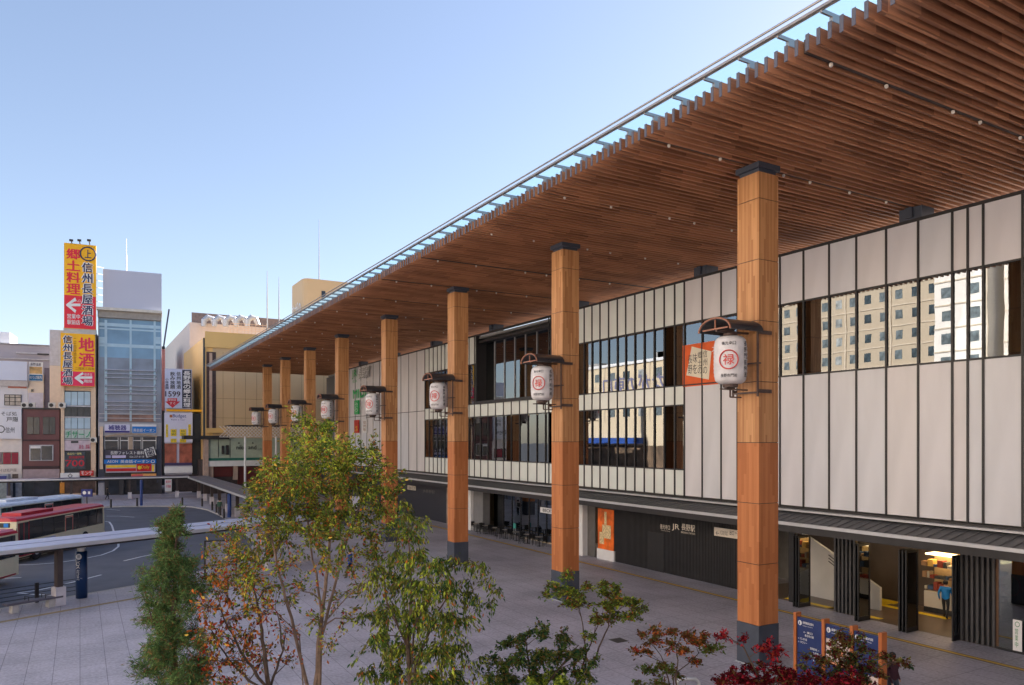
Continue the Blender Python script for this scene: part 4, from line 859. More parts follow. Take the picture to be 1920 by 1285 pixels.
m_ = MB(); m_.pb(YL, *sorted((YL.px(328)-1, YL.px(328)+2.5)), 17.5, 20.5, .03, .1); m_.build('window', WIN, t_)
m_ = MB(); m_.box(c0_+.5, 58, 141, 141.15, z_, z_+1.9); m_.build('roof_screen', MP('brown_screen', (130,112,105), var=.2), t_)
for k in range(5):
    p = at(384+k*20.5, 603, 130); m_ = MB(); m_.tube([p+Vector((-.2,0,-.9)), p+Vector((-.1,0,.2)), p+Vector((.5,0,.75)), p+Vector((1.2,0,.6)), p+Vector((1.6,0,-.5))], [.42,.5,.52,.5,.42], 10); m_.build('vent_hood', ALU, t_)
m_ = MB(); RP = Pl((0, 130), (1, 0))
for k in range(14): m_.pxb(RP, 411+k*6.8, 607 if 25 > k > 2 else 622, 411.5+k*6.8, 634, 0, .1)
for yy in (608,612,616,620,626): m_.pxb(RP, 432, yy, 500, yy+.7, 0, .1)
m_.build('roof_scaffold', MP('pale_scaffold', (225,195,165), var=.1), t_); m_ = MB(); m_.pxb(RP, 448, 627, 481, 634, .1, .2); m_.build('blue_sheet', BLU, t_)
m_ = MB(); m_.box(X0+8, 60, 123, 126, zt-.3, zt+.2); m_.build('roof_edge', TAN, t_)
TW = thing('lift_tower', 'tan rounded tower rising behind the department store with a mast on top', 'tower', (48, 160, 0))
m_ = MB(); m_.prism([(38.7,151.5,0),(38.9,150.6,0),(39.5,150.1,0),(40.5,150,0),(62,150,0),(62,159.5,0),(38.7,159.5,0)], (0,0,40.6)); m_.build('wall', TAN, TW)
m_ = MB(); TL = Pl((38.7,150),(0,-1)); TP = Pl((0,150),(1,0)); m_.pxb(TP, 603, 546, 610, 558, 0, .1); m_.build('window', WIN, TW)
m_ = MB(); text(m_, TL, "ながの", -8.8, -2.0, 33.6, 36.4, .1, bold=.04); m_.build('lettering', WHITE, TW)
m_ = MB(); p = TP.P(TP.px(606), 40.6, -3); m_.tube([p, p+Vector((0,0,13))], [.12,.04], 5); m_.build('mast', STEEL, TW)
for nm, px_, yt, lb in (('antenna_mast', 501, 508, 'thin tall antenna mast standing over the store roof, left one'), ('antenna_mast', 523, 520, 'thin antenna mast standing over the store roof, right and shorter one')):
    p = at(px_, 610, 128); z = at(px_, yt, 128).z; m_ = MB(); m_.tube([(p.x,p.y,22),(p.x,p.y,z-5),(p.x,p.y,z)], [.13,.1,.04], 5); tag(m_.build(nm, STEEL), lb, 'antenna')
p0, p1_ = at(301, 690, 190), at(317, 580, 190); m_ = MB(); m_.bar(p0, p1_, .35); m_.bar((p0.x,p0.y,-.1), p0, .6); tag(m_.build('crane_jib', M('crane_dark', (.06,.06,.1), .5)), 'distant dark crane jib leaning right of the glass office tower', 'crane')
t_ = thing('pink_building', 'thin pink building edge seen beside the glass office tower', 'building', tuple(ROW.P(ROW.px(306), 0, -30))); m_ = MB(); m_.pb(ROW, *(ROW.px(296,-25), ROW.px(309.5,-25)), 0, ROW.M(306,655,-25)[1], -35, -25); m_.build('wall', MP('pink_wall', (225,150,140)), t_); m_ = MB(); m_.pb(ROW, *(ROW.px(302,-25), ROW.px(309.5,-25)), ROW.M(306,655,-25)[1], ROW.M(306,650,-25)[1], -35, -24.8); m_.build('roof', DARK, t_)
# cafe storey and lattice canopy
NK = Pl((0, 119.5), (1, 0)); t_ = N_ = thing('clothes_shop', 'glazed upper shop front with a white band below, next to the department store corner', 'shop', (25, 120, 4))
m_ = MB(); m_.pxb(NK, 391, 822, 640, 862, -1.4, -.3); m_.build('shop_glass', MP('pale_green_glass', (176,190,172), var=.08, rough=.2), t_)
part(t_, 'white_band', NK, [(391,863,640,873)], WHITE, -1.4, 0); part(t_, 'green_strip', NK, [(391,858,640,862.5)], MP('teal_strip', (40,110,95)), -.3, -.1); part(t_, 'pier', NK, [(383,822,391,905)], MP('pier_pink', (185,160,145)), -1.5, .2)
part(t_, 'pillar', NK, [(391,874,400,905),(438,874,446,900)], MP('pier_pink', (185,160,145)), -1.4, -.4); part(t_, 'shop_shutter', NK, [(400,874,438,894),(446,874,640,905)], MP('maroon_shutter', (95,30,30)), -1.45, -1.0)
part(t_, 'mannequin', NK, [(416,836,420,852),(424,835,429,853)], DARK, -.3, 0); part(t_, 'glass_bar', NK, [(409,824,410,858),(431,824,432,858)], DARK, -.3, -.2)
m_ = MB(); textpx(m_, NK, "niko and ...", 443, 835, 491, 843, -.15, bold=.04); textpx(m_, NK, "▲", 446, 829, 450, 832, -.15); textpx(m_, NK, "▲", 472, 829, 476, 832, -.15); m_.build('lettering', INK, t_)
LT = Pl((0, 114), (1, 0)); t_ = thing('lattice_canopy', 'white diagonal lattice canopy on slim white posts in front of the shop', 'canopy', (26, 114, 0))
m_ = MB(); s0, s1 = LT.px(432), LT.px(600); zt_, zb_ = LT.M(500,800)[1], LT.M(500,819)[1]
m_.pb(LT, s0, s1+2, zt_, zt_+.18, -5, .3); m_.build('roof', DARK, t_); m_ = MB(); k = s0-1.5
while k < s1: m_.bar(LT.P(k, zt_, .1), LT.P(k+1.5, zb_, .1), .09); m_.bar(LT.P(k+1.5, zt_, .15), LT.P(k, zb_, .15), .09); k += .5
m_.pb(LT, s0-1.5, s1+1.5, zb_-.1, zb_, 0, .25); m_.build('lattice', MP('lattice_white', (225,215,205)), t_)
for x in (459, 517, 575): m_ = MB(); q = LT.P(LT.px(x), 0, .2); m_.tube([q, q+Vector((0,0,zb_))], .15, 8); m_.build('post', WHITE, t_)
# ================================================================ COVERED WALKWAYS
def walkway(name, label, A_, B_, wd, zt, pillars, mat_top, base_white=True, off=0):
    A_, B_ = Vector((*A_, 0)), Vector((*B_, 0)); d = (B_-A_).normalized(); n = Vector((-d.y, d.x, 0)); mid = (A_+B_)/2
    t_ = thing(name, label, 'covered walkway', (mid.x, mid.y, 0)); L = (B_-A_)/2
    m_ = MB(); m_.ob(mid + n*wd*.25 + Vector((0,0,zt+.02)), L, n*wd*.245, Vector((0,0,.05))); m_.ob(mid - n*wd*.25 + Vector((0,0,zt-.02)), L, n*wd*.245, Vector((0,0,.06))); m_.build('roof', mat_top, t_)
    m_ = MB(); m_.ob(mid - n*wd*.51 + Vector((0,0,zt-.06)), L, n*.05, Vector((0,0,.09))); m_.ob(mid + n*wd*.51 + Vector((0,0,zt-.04)), L, n*.05, Vector((0,0,.09))); m_.build('gutter', ALU, t_)
    m_ = MB(); m_.ob(mid + Vector((0,0,zt-.2)), L*.995, n*wd*.47, Vector((0,0,.06))); m_.ob(mid + Vector((0,0,zt-.32)), L*.99, n*.12, Vector((0,0,.08))); m_.build('beam', DARK, t_)
    for u in pillars:
        q = A_ + d*u + n*off; m_ = MB(); m_.ob(q + Vector((0,0,(zt-.3+.9)/2)), d*.13, n*.17, Vector((0,0,(zt-.3-.9)/2))); m_.build('pillar', M('pillar_brown', (.06,.045,.045), .5), t_)
        m_ = MB(); m_.ob(q + Vector((0,0,.46)), d*.24, n*.24, Vector((0,0,.46))); m_.build('pillar_base', MP('pale_block', (200,196,204)), t_)
    return t_
WT = MP('walkway_roof_pale', (178,182,205), var=.06, rough=.4)
a = Vector((-3.15, 41.3)); b_ = Vector((2.15, 43.9)); dd = (b_-a).normalized(); nn = Vector((-dd.y, dd.x)); ctr = a + nn*1.45
walkway('bus_stop_walkway', 'long low pale walkway roof crossing the plaza edge in front of the buses', ctr-dd*26, ctr+dd*20, 2.9, 3.08, [26+2.9, 26-9.5, 26+15.5], WT, off=-.6)
walkway('street_walkway', 'low dark walkway roof along the row of shops across the street', (-22,117.5), (13.5,116), 2.6, 3.0, [7,14,21,28,34], MP('walkway_roof_mauve', (105,98,112), var=.1), off=0)
walkway('side_walkway', 'low walkway roof running from the shops towards the camera left of the autumn tree', (14.6,117), (14.6,72), 2.6, 2.9, [3,9,15,21,27,33,39], MP('walkway_roof_grey', (120,112,112), var=.12), off=0)
# ================================================================ STREET FURNITURE
def post_thing(name, label, cat, px_, y, h, r_, mat, group=None, cap=True):
    p = gnd(px_, y); m_ = MB(); m_.tube([(p.x,p.y,0),(p.x,p.y,h*.96),(p.x,p.y,h)], [r_,r_,r_*.7], 8); return tag(m_.build(name, mat), label, cat, group)
for i, (px_, y, lb) in enumerate([(208,952,'beside the rear of the red bus'),(257,949,'left of the tall blue pole'),(342,948,'right of the tall blue pole, standing alone'),(379,950,'last before the curve of the kerb'),(398,957,'first on the curve under the side walkway'),(406,962,'second on the curve under the side walkway'),(413,967,'third on the curve under the side walkway'),(420,972,'nearest on the curve under the side walkway')]):
    post_thing('bollard', 'dark bollard on the far kerb, ' + lb, 'bollard', px_, y, 1.0, .11, DARK, 'bollards along the far kerb')
BLUEP = MP('blue_post', (28,62,130), var=.08, rough=.4)
post_thing('bus_stop_pole', 'tall blue pole on the far kerb in front of the convenience store', 'pole', 265, 948, 3.2, .16, BLUEP); post_thing('bus_stop_pole', 'shorter blue pole at the end of the row of bollards', 'pole', 430, 970, 2.5, .2, BLUEP)
p = gnd(153, 1121); t_ = thing('bus_stop_pillar', 'dark blue bus stop pillar with a white bus symbol under the near walkway', 'sign', tuple(p))
m_ = MB(); m_.lathe((p.x,p.y,0), [(.27,0),(.27,2.42)], 18); m_.build('pillar', MP('blue_pillar', (18,52,98), var=.05, rough=.35), t_, True); m_ = MB(); m_.lathe((p.x,p.y,2.42), [(.2,0),(.2,.5)], 12); m_.build('neck', ALU, t_)
PP = Pl((p.x, p.y), (math.cos(R(-12)), math.sin(R(-12)))); PP = PP.off(.275); m_ = MB(); text(m_, PP, "バス", -.2, -.02, 1.55, 1.95, .01, vertical=True, bold=.03); text(m_, PP, "のりば案内", -.17, -.05, .95, 1.5, .01, vertical=True, bold=.02); text(m_, PP, "Bus Stop", .0, .08, 1.0, 1.1, .0)
m_.lathe((0,0,0), [(.001,0),(.001,.001)], 3); text(m_, PP, "●", -.2, .06, 2.02, 2.32, .01); m_.build('lettering', WHITE, t_); m_ = MB(); text(m_, PP, "田", -.13, -.01, 2.1, 2.24, .02, bold=.03); m_.build('bus_symbol', MATS['blue_pillar'], t_)
# railing along the near kerb and the bench
p = gnd(69, 1130); dK = Vector((dd.x, dd.y, 0)); nK = Vector((nn.x, nn.y, 0)); t_ = thing('kerb_railing', 'dark railing with thin horizontal bars behind the bench', 'railing', tuple(p))
for u in (-6.4,-4.3,-2.15,0): q = p+dK*u; m_ = MB(); m_.ob(q+Vector((0,0,.5)), dK*.08, nK*.05, Vector((0,0,.5))); m_.build('post', DARK, t_)
for z in (.3,.5,.7,.9): m_ = MB(); m_.tube([p-dK*7+Vector((0,0,z)), p+dK*2.1+Vector((0,0,z))], .018, 6); m_.build('rail', DARK, t_)
p = gnd(63, 1143); t_ = thing('bench', 'dark slab bench on two pale concrete blocks by the railing', 'bench', tuple(p))
m_ = MB(); m_.ob(p+Vector((0,0,.44)), dK*1.25, nK*.24, Vector((0,0,.045))); m_.build('seat', MP('bench_slab', (92,88,100)), t_)
for u in (-.85,.75): m_ = MB(); m_.ob(p+dK*u+Vector((0,0,.2)), dK*.14, nK*.18, Vector((0,0,.2))); m_.build('leg', CONC, t_)
for u in (-.3,.45): m_ = MB(); m_.tube([p+dK*u-nK*.2+Vector((0,0,.49)), p+dK*u-nK*.2+Vector((0,0,.68)), p+dK*u+nK*.2+Vector((0,0,.68)), p+dK*u+nK*.2+Vector((0,0,.49))], .02, 6); m_.build('armrest', DARK, t_)
p = gnd(383, 1083); t_ = thing('timetable_board', 'dark-framed timetable board behind the left of the autumn trees', 'notice board', tuple(p)); TBp = Pl((p.x, p.y), (.96, -.28))
m_ = MB(); m_.pb(TBp, 0, .09, 0, 2.2, -.06, .06); m_.pb(TBp, 1.75, 1.84, 0, 2.2, -.06, .06); m_.pb(TBp, .09, 1.75, 2.12, 2.2, -.06, .06); m_.pb(TBp, .09, 1.75, .7, .76, -.06, .06); m_.build('frame', DARK, t_); m_ = MB(); m_.pb(TBp, .09, 1.75, .76, 2.12, -.02, .02); m_.build('sheet', MP('timetable_pale', (150,150,170), var=.2, scale=8), t_)
c_ = gnd(660, 965); t_ = thing('white_info_board', 'pale freestanding board half hidden behind the crown of the autumn tree', 'notice board', tuple(c_)); bp_ = Pl((c_.x, c_.y), (.96, -.28)); m_ = MB(); m_.pb(bp_, -.8, .8, .8, 2.0, -.05, .05); m_.build('board', PALE, t_); m_ = MB(); m_.pb(bp_, -.75, -.68, 0, .8, -.04, .04); m_.pb(bp_, .68, .75, 0, .8, -.04, .04); m_.build('legs', DARK, t_)
c_ = at(163, 925, 84); t_ = thing('blue_route_sign', 'navy sign with two white symbols above the roof of the rear bus', 'sign', (c_.x, c_.y, 0)); bp_ = Pl((c_.x, c_.y), (.87, -.5)); m_ = MB(); m_.pb(bp_, -.62, .62, c_.z-.4, c_.z+.45, -.05, .05); m_.build('board', MP('navy_sign', (35,45,120)), t_)
m_ = MB(); text(m_, bp_, "●", -.45, -.05, c_.z-.15, c_.z+.25, .06); m_.build('round_symbol', WHITE, t_); m_ = MB(); text(m_, bp_, "■", .15, .4, c_.z-.1, c_.z+.2, .06); m_.build('square_symbol', WHITE, t_); m_ = MB(); m_.pb(bp_, -.05, .05, 0, c_.z-.4, -.04, .04); m_.build('post', DARK, t_)
for i, (px_, y, wpx, hpx, col, lb) in enumerate([(177,921,8,26,(205,80,75),'red and white banner flag outside the narrow building'),(188,922,8,22,(60,130,190),'blue banner flag beside the red one across the street')]):
    p = at(px_, y-8, 116); t_ = thing('banner_flag', lb, 'banner', (p.x, p.y, 0)); bp_ = Pl((p.x, p.y), (1, -.05)); m_ = MB(); m_.pb(bp_, -.3, .3, .4, 2.3, -.01, .01); m_.build('cloth', MP('flag%d' % i, col, var=.4, scale=3), t_); m_ = MB(); m_.pb(bp_, -.35, -.31, 0, 2.4, -.02, .02); m_.build('pole', ALU, t_)
# handrail at the bottom edge
p = at(1290, 1273, 22.0); t_ = thing('handrail', 'grey tubular hoop rail at the bottom edge below the small orange maple', 'rail', (p.x, p.y, 0)); a_ = Vector((p.x,p.y,0)); u_ = Vector((.86,-.5,0))
m_ = MB(); m_.tube([a_-u_*.32, a_-u_*.32+Vector((0,0,p.z-.1)), a_-u_*.22+Vector((0,0,p.z)), a_+u_*.22+Vector((0,0,p.z)), a_+u_*.32+Vector((0,0,p.z-.1)), a_+u_*.32], .055, 10); m_.build('hoop', ALU, t_, True)
# ---- wayfinding boards
WX = 19.85; WP = Pl((WX, 0), (0, -1)); WY = [WP.px(x) for x in (1492,1545,1598,1652)]
def toprow(i): return 2.62
t_ = thing('wayfinding_board', 'blue wayfinding boards with maps between orange posts beside the nearest column', 'sign', (WX, -WY[1], 0))
for i, s_ in enumerate(WY): m_ = MB(); m_.pb(WP, s_-.05, s_+.05, 0, 2.68, -.2, .05); m_.build('post', ORANGE, t_)
for i in range(3):
    s0, s1 = WY[i]+.055, WY[i+1]-.055; m_ = MB(); m_.pb(WP, s0, s1, .3, 2.55, -.08, 0); o = m_.build('panel', NAVY, t_); W_ = s1-s0
    m_ = MB(); text(m_, WP, "●", s0+.04, s0+.18, 2.3, 2.46, .006)
    text(m_, WP, ["長野駅周辺案内", "駅構内案内図", "広域案内図"][i], s0+.22, s0+.62, 2.37, 2.45, .006, bold=.03); text(m_, WP, ["Nagano Station", "Station Map", "Area Map"][i], s0+.22, s0+.58, 2.29, 2.33, .006)
    if i == 0:
        for k, (tx, x, z) in enumerate((("← 東口", .25, 2.08), ("善光寺方面", .3, 1.98), ("← バス のりば", .05, 1.85), ("← タクシー", .05, 1.74), ("新幹線改札 →", .5, 1.62), ("在来線 →", .6, 1.5), ("観光案内所 →", .52, 1.38), ("トイレ →", .62, 1.26))): text(m_, WP, tx, s0+x, min(s0+x+.33, s1-.04), z, z+.075, .006, bold=.02)
    m_.build('lettering', WHITE, o)
    m_ = MB(); text(m_, WP, "i", s0+.085, s0+.125, 2.33, 2.43, .01, bold=.04); m_.build('info_symbol', NAVY, o)
    if i: 
        z0_, z1_ = ((1.35, 2.12), (.55, 1.35))[i-1]; m_ = MB(); m_.pb(WP, s0+.03, s1-.03, z0_, z1_, 0, .008); m_.build('map_sheet', MP('map_pale', (205,185,175), var=.25, scale=5), o)
        m_ = MB(); m_.pb(WP, s0+.03, s1-.2, z0_, z0_+.1, .008, .012); m_.pb(WP, s0+.3, s1-.25, z0_+.3, z1_-.2, .008, .012); m_.build('map_zones', MP('map_orange', (225,150,110)), o)
print('street ok')
# ================================================================ BUSES
def bus(name, label, P0, P1, body, stripe, roofm, front=True):
    """P0 nose corner and P1 tail corner of the visible side; nose towards the lower left of the view"""
    P0, P1 = Vector((*P0, 0)), Vector((*P1, 0)); d = (P1-P0).normalized(); n = Vector((d.y, -d.x, 0))   # n outward on the visible side
    L = (P1-P0).length; W = 2.5; pl = Pl((P0.x, P0.y), (d.x, d.y)); c = P0 + d*L/2 - n*W/2
    t_ = thing(name, label, 'bus', tuple(c))
    def ring(z, ins, e): return [(e, -ins), (L-e, -ins), (L-ins*.5-e*.3, -ins-.0), (L-e*.3, -.25-ins), (L-e*.3, -W+.25+ins), (L-e, -W+ins), (e, -W+ins), (e*.3, -W+.3+ins), (e*.3, -.3-ins)]
    m_ = MB(); lv = [(.32,.0,.12),(1.25,0,.1),(2.75,.03,.16)]; vs = []
    for z, ins, e in lv: vs += [pl.P(a, z, b_) for a, b_ in ring(z, ins, e)]
    k = 9; fs = [(i*k+j, i*k+(j+1)%k, (i+1)*k+(j+1)%k, (i+1)*k+j) for i in range(len(lv)-1) for j in range(k)] + [tuple(range(k-1,-1,-1)), tuple(len(lv)*k-k+j for j in range(k))]
    m_.add(vs, fs); m_.build('body', body, t_)
    m_ = MB(); vs = []
    for z, ins, e in [(2.75,.02,.14),(2.9,.1,.22),(3.0,.3,.45)]: vs += [pl.P(a, z, b_) for a, b_ in ring(z, ins, e)]
    m_.add(vs, [(i*k+j, i*k+(j+1)%k, (i+1)*k+(j+1)%k, (i+1)*k+j) for i in range(2) for j in range(k)] + [tuple(range(k-1,-1,-1)), tuple(2*k+j for j in range(k))]); m_.build('roof', roofm, t_)
    m_ = MB(); m_.prism([pl.P(1.6,3.0,-.6), pl.P(5.4,3.0,-.6), pl.P(5.4,3.0,-1.9), pl.P(1.6,3.0,-1.9)], (0,0,.2)); m_.build('roof_unit', roofm, t_)
    m_ = MB(); m_.pb(pl, .3, L-.3, 2.68, 2.74, 0, .015); m_.build('roof_trim', body, t_)
    gl = M('bus_glass', (.012,.018,.02), .08, .3, .8, spec=.8)
    m_ = MB(); m_.pb(pl, 1.5, L-.35, 1.42, 2.66, -.05, .012); m_.build('window_band', gl, t_)
    m_ = MB(); m_.pb(pl, .3, 1.45, .42, 2.62, -.05, .014); o = m_.build('front_door', gl, t_); m_ = MB()
    for a_ in (.3, .85, 1.4): m_.pb(pl, a_, a_+.05, .42, 2.62, .014, .03)
    m_.build('door_frame', stripe, o)
    m_ = MB(); m_.pb(pl, L*.5, L*.5+1.1, .42, 2.6, -.04, .016); o = m_.build('rear_door', body, t_); m_ = MB(); m_.pb(pl, L*.5+.12, L*.5+.98, 1.45, 2.4, .016, .022); m_.build('door_glass', gl, o); m_ = MB()
    for a_, b_ in ((L*.5+.04, L*.5+.1),(L*.5+1.0, L*.5+1.06)): m_.pb(pl, a_, b_, 1.4, 2.5, .016, .03)
    m_.pb(pl, L*.5+.04, L*.5+1.06, 2.44, 2.5, .016, .03); m_.build('door_frame', RED if stripe is not DARK else DARK, o)
    m_ = MB()
    for u in (3.0, 4.4, 7.6, 9.0, 10.3): m_.pb(pl, u, u+.07, 1.42, 2.66, .012, .02)
    m_.pb(pl, 1.5, L-.4, 2.2, 2.23, .012, .02); m_.build('window_pillars', DARK, t_)
    m_ = MB(); m_.pb(pl, .4, L-.3, .36, .44, 0, .02); m_.build('skirt_line', stripe, t_)
    m_ = MB(); m_.pb(pl, 3.2, 4.6, .6, 1.3, 0, .012); m_.build('side_advert', MP('side_advert', (190,195,215)), t_)
    for u in (2.35, L-3.0):
        for s_ in (0, 1):
            q = pl.P(u, .48, -.02 if s_ == 0 else -W+.3)
            m_ = MB(); m_.tube([q-n*.26, q+n*.03], .48, 20); o = m_.build('wheel', BLACK, t_); m_ = MB(); m_.tube([q+n*.03, q+n*.05], .24, 14); m_.build('rim', ALU, o)
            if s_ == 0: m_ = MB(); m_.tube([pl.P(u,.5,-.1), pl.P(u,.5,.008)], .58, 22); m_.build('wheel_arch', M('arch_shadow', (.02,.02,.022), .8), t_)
    f = Pl(pl.P(0,0,-W).xy, n.xy)          # nose plane: s runs from the far side to the visible side
    m_ = MB(); m_.pb(f, .2, W-.2, 1.15, 2.3, -.05, .02); o = m_.build('windscreen', gl, t_); m_ = MB(); m_.pb(f, .4, W-.4, 2.38, 2.68, -.05, .03); m_.build('destination_display', BLACK, t_)
    m_ = MB(); m_.pb(f, W-.75, W-.45, 2.4, 2.66, .03, .04); m_.build('route_panel', BLU, t_)
    for a_ in (.25, W-.55): m_ = MB(); m_.pb(f, a_, a_+.3, .62, .82, .0, .03); m_.build('headlight', WHITE, t_)
    m_ = MB(); m_.pb(f, .15, W-.15, .3, .45, 0, .06); m_.build('bumper', stripe, t_)
    m_ = MB(); m_.tube([pl.P(.05,2.3,.02), pl.P(-.2,2.25,.2), pl.P(-.22,2.0,.22)], .025, 6); m_.ob(pl.P(-.22,1.85,.22), (.04,0,0), (0,.08,0), (0,0,.2)); m_.build('mirror', DARK, t_)
    return t_
CRM = MP('bus_cream', (240,228,194), var=.04, rough=.35); MAR = MP('bus_maroon', (178,34,56), var=.06, rough=.3)
bus('city_bus', 'cream bus with a dark red roof driving behind the near walkway roof', (-3.7,59.3), (1.75,69.6), CRM, MAR, MAR)
bus('city_bus', 'pale bus with a light blue roof behind the red-roofed bus', (-5.7,73.0), (.3,82.0), MP('bus_white', (205,212,208), rough=.35), MP('bus_teal', (50,110,105)), MP('bus_sky_roof', (198,210,226), rough=.35))
d_ = Vector((5.45,10.3)).normalized(); e_ = Vector((-3.1,52.4))
bus('city_bus', 'cream bus with a red line of which only the tail shows at the left edge', tuple(e_-d_*11), tuple(e_), CRM, MAR, MAR)
# ================================================================ PEOPLE
def person(label, pos, hd, pose, cols, h=1.7, arms=(0.15,0.15), stride=.25, bend=.0, grp=None):
    """hd = heading angle (walk direction) in radians from +X; body is one skinned surface"""
    t_ = thing('person', label, 'person', (pos[0], pos[1], 0), grp); k = h/1.7
    f = lambda x, y, z: (x*k, y*k, z*k)           # x forward, y left
    V = {'pel':(0,0,.93),'sp':(bend*.3,0,1.15),'ch':(bend,0,1.35),'nk':(bend*1.1,0,1.47),'h1':(bend*1.2+.01,0,1.56),'h2':(bend*1.2+.01,0,1.66),
         'hl':(0,.09,.9),'hr':(0,-.09,.9),'kl':(stride*.55,.1,.5),'kr':(-stride*.1,-.1,.5),'al':(stride*.6,.1,.08),'ar':(-stride,-.1,.1),'tl':(stride*.6+.16,.11,.04),'tr':(-stride+.14,-.11,.04),
         'sl':(bend,.19,1.38),'sr':(bend,-.19,1.38),'el':(bend-arms[0],.25,1.12),'er':(bend+arms[1]*.4,-.25,1.12),'wl':(bend-arms[0]*.6+.08,.25,.88),'wr':(bend+arms[1]+.1,-.24,.9),'fl':(bend-arms[0]*.6+.12,.25,.79),'fr':(bend+arms[1]+.15,-.24,.81)}
    Rr = {'pel':.15,'sp':.135,'ch':.155,'nk':.06,'h1':.085,'h2':.09,'hl':.1,'hr':.1,'kl':.065,'kr':.065,'al':.045,'ar':.045,'tl':.035,'tr':.035,'sl':.075,'sr':.075,'el':.05,'er':.05,'wl':.035,'wr':.035,'fl':.025,'fr':.025}
    ks = list(V); ed = [('pel','sp'),('sp','ch'),('ch','nk'),('nk','h1'),('h1','h2'),('pel','hl'),('pel','hr'),('hl','kl'),('kl','al'),('al','tl'),('hr','kr'),('kr','ar'),('ar','tr'),('ch','sl'),('ch','sr'),('sl','el'),('el','wl'),('wl','fl'),('sr','er'),('er','wr'),('wr','fr')]
    me = bpy.data.meshes.new('body'); me.from_pydata([f(*V[q]) for q in ks], [(ks.index(a), ks.index(b_)) for a, b_ in ed], []); o = bpy.data.objects.new('body', me); COL.objects.link(o)
    md = o.modifiers.new('s', 'SKIN'); ss = o.modifiers.new('u', 'SUBSURF'); ss.levels = ss.render_levels = 1
    for i, q in enumerate(ks): r_ = Rr[q]*k; me.skin_vertices[0].data[i].radius = (r_, r_*(1.25 if q in ('ch','sp','pel') else 1)); me.skin_vertices[0].data[i].use_root = (q == 'pel')
    bpy.context.view_layer.update(); m2 = bpy.data.meshes.new_from_object(o.evaluated_get(bpy.context.evaluated_depsgraph_get())); o.modifiers.clear(); o.data = m2
    skin = MP('skin', (205,160,130)); m2.materials.clear()
    for q in (cols[0], cols[1], skin, BLACK): m2.materials.append(q)
    for p_ in m2.polygons:
        z = p_.center.z/k; y = abs(p_.center.y/k)
        p_.material_index = 3 if z < .1 else 1 if (z < .9 and y < .2) else 2 if (z > 1.46 or (z < .87 and y >= .2)) else 0
        p_.use_smooth = True
    o.parent = t_; WL[o.name] = (0,0,0)
    m_ = MB(); hx = (bend*1.2)*k; m_.lathe((hx-.015*k, 0, 1.56*k), [(.085*k,0),(.108*k,.05*k),(.105*k,.12*k),(.075*k,.17*k),(.02*k,.195*k)], 12)
    WL[t_.name] = (0,0,0); ob_ = m_.build('hair', M('black_hair', (.015,.012,.012), .6), t_, True)
    if pose == 'bag': m_ = MB(); m_.ob((-.19*k,0,1.2*k), (.09,0,0), (0,.16,0), (0,0,.22)); m_.build('backpack', cols[2], t_)
    t_.rotation_euler = (0,0,hd); return t_
TR = M('dark_trousers', (.02,.02,.025), .8); BLJ = MP('bright_blue_jacket', (20,130,205)); 
p = gnd(1773, 1160); person('person in a bright blue jacket and dark trousers walking into the hall', p, .25, '', (BLJ, TR), 1.72)
p = at(1674, 1230, 22.9); person('person with dark hair and dark red coat at the bottom edge beside the blue boards', (p.x, p.y), -1.9, '', (M('dark_red_coat', (.05,.012,.02), .8), M('grey_skirt', (.05,.06,.08), .8)), 1.64)
p = gnd(412, 966); person('person in a green jacket with a backpack under the side walkway', p, -1.6, 'bag', (M('green_jacket', (.05,.12,.08), .8), TR, BLACK))
p = gnd(656, 1085); person('person in a blue top crossing the plaza behind the autumn tree', p, 2.4, '', (M('royal_blue', (.01,.06,.35), .8), TR))
p = gnd(668, 985); person('person in white walking near the pale freestanding board', p, 1.7, 'bag', (WHITE, TR, DARK))
p = gnd(724, 975); person('person in black beside the column behind the autumn tree', p, -1.2, '', (BLACK, TR))
p = gnd(698, 955); person('person in an orange scarf and dark coat walking away under the roof', p, 1.5, '', (M('rust_coat', (.25,.07,.03), .8), TR))
p = gnd(201, 937); person('person in dark clothes on the far pavement below the street walkway', p, 0, '', (DARK, TR))
p = gnd(470, 958); person('person in a grey coat behind the bollards under the side walkway', p, 1.2, '', (M('grey_coat', (.15,.15,.16), .8), TR))
# ================================================================ TREES
GRE = leaf_mat('leaf_green', (0.139,0.215,0.045)); DGR = leaf_mat('leaf_deep_green', (0.044,0.101,0.040)); YG = leaf_mat('leaf_yellow_green', (0.463,0.534,0.069)); YE = leaf_mat('leaf_yellow', (0.766,0.524,0.101))
ORG = leaf_mat('leaf_orange', (0.645,0.194,0.048)); RDL = leaf_mat('leaf_red', (0.419,0.056,0.032)); BRZ = leaf_mat('leaf_bronze', (0.171,0.086,0.034)); MRN = leaf_mat('leaf_maroon', (0.121,0.013,0.020)); CRI = leaf_mat('leaf_crimson', (0.512,0.034,0.051)); OLV = leaf_mat('leaf_olive', (0.192,0.177,0.049)); PIN = leaf_mat('needle_green', (0.085,0.156,0.057), .15); PIN2 = leaf_mat('needle_pale', (0.171,0.270,0.085), .15); PINB = leaf_mat('needle_brown', (0.248,0.136,0.062), .15)
BARK = M('bark_brown', (.10,.065,.045), .85, .35, 8, .4); BARKP = M('bark_pale', (.22,.15,.11), .75, .35, 7, .3)
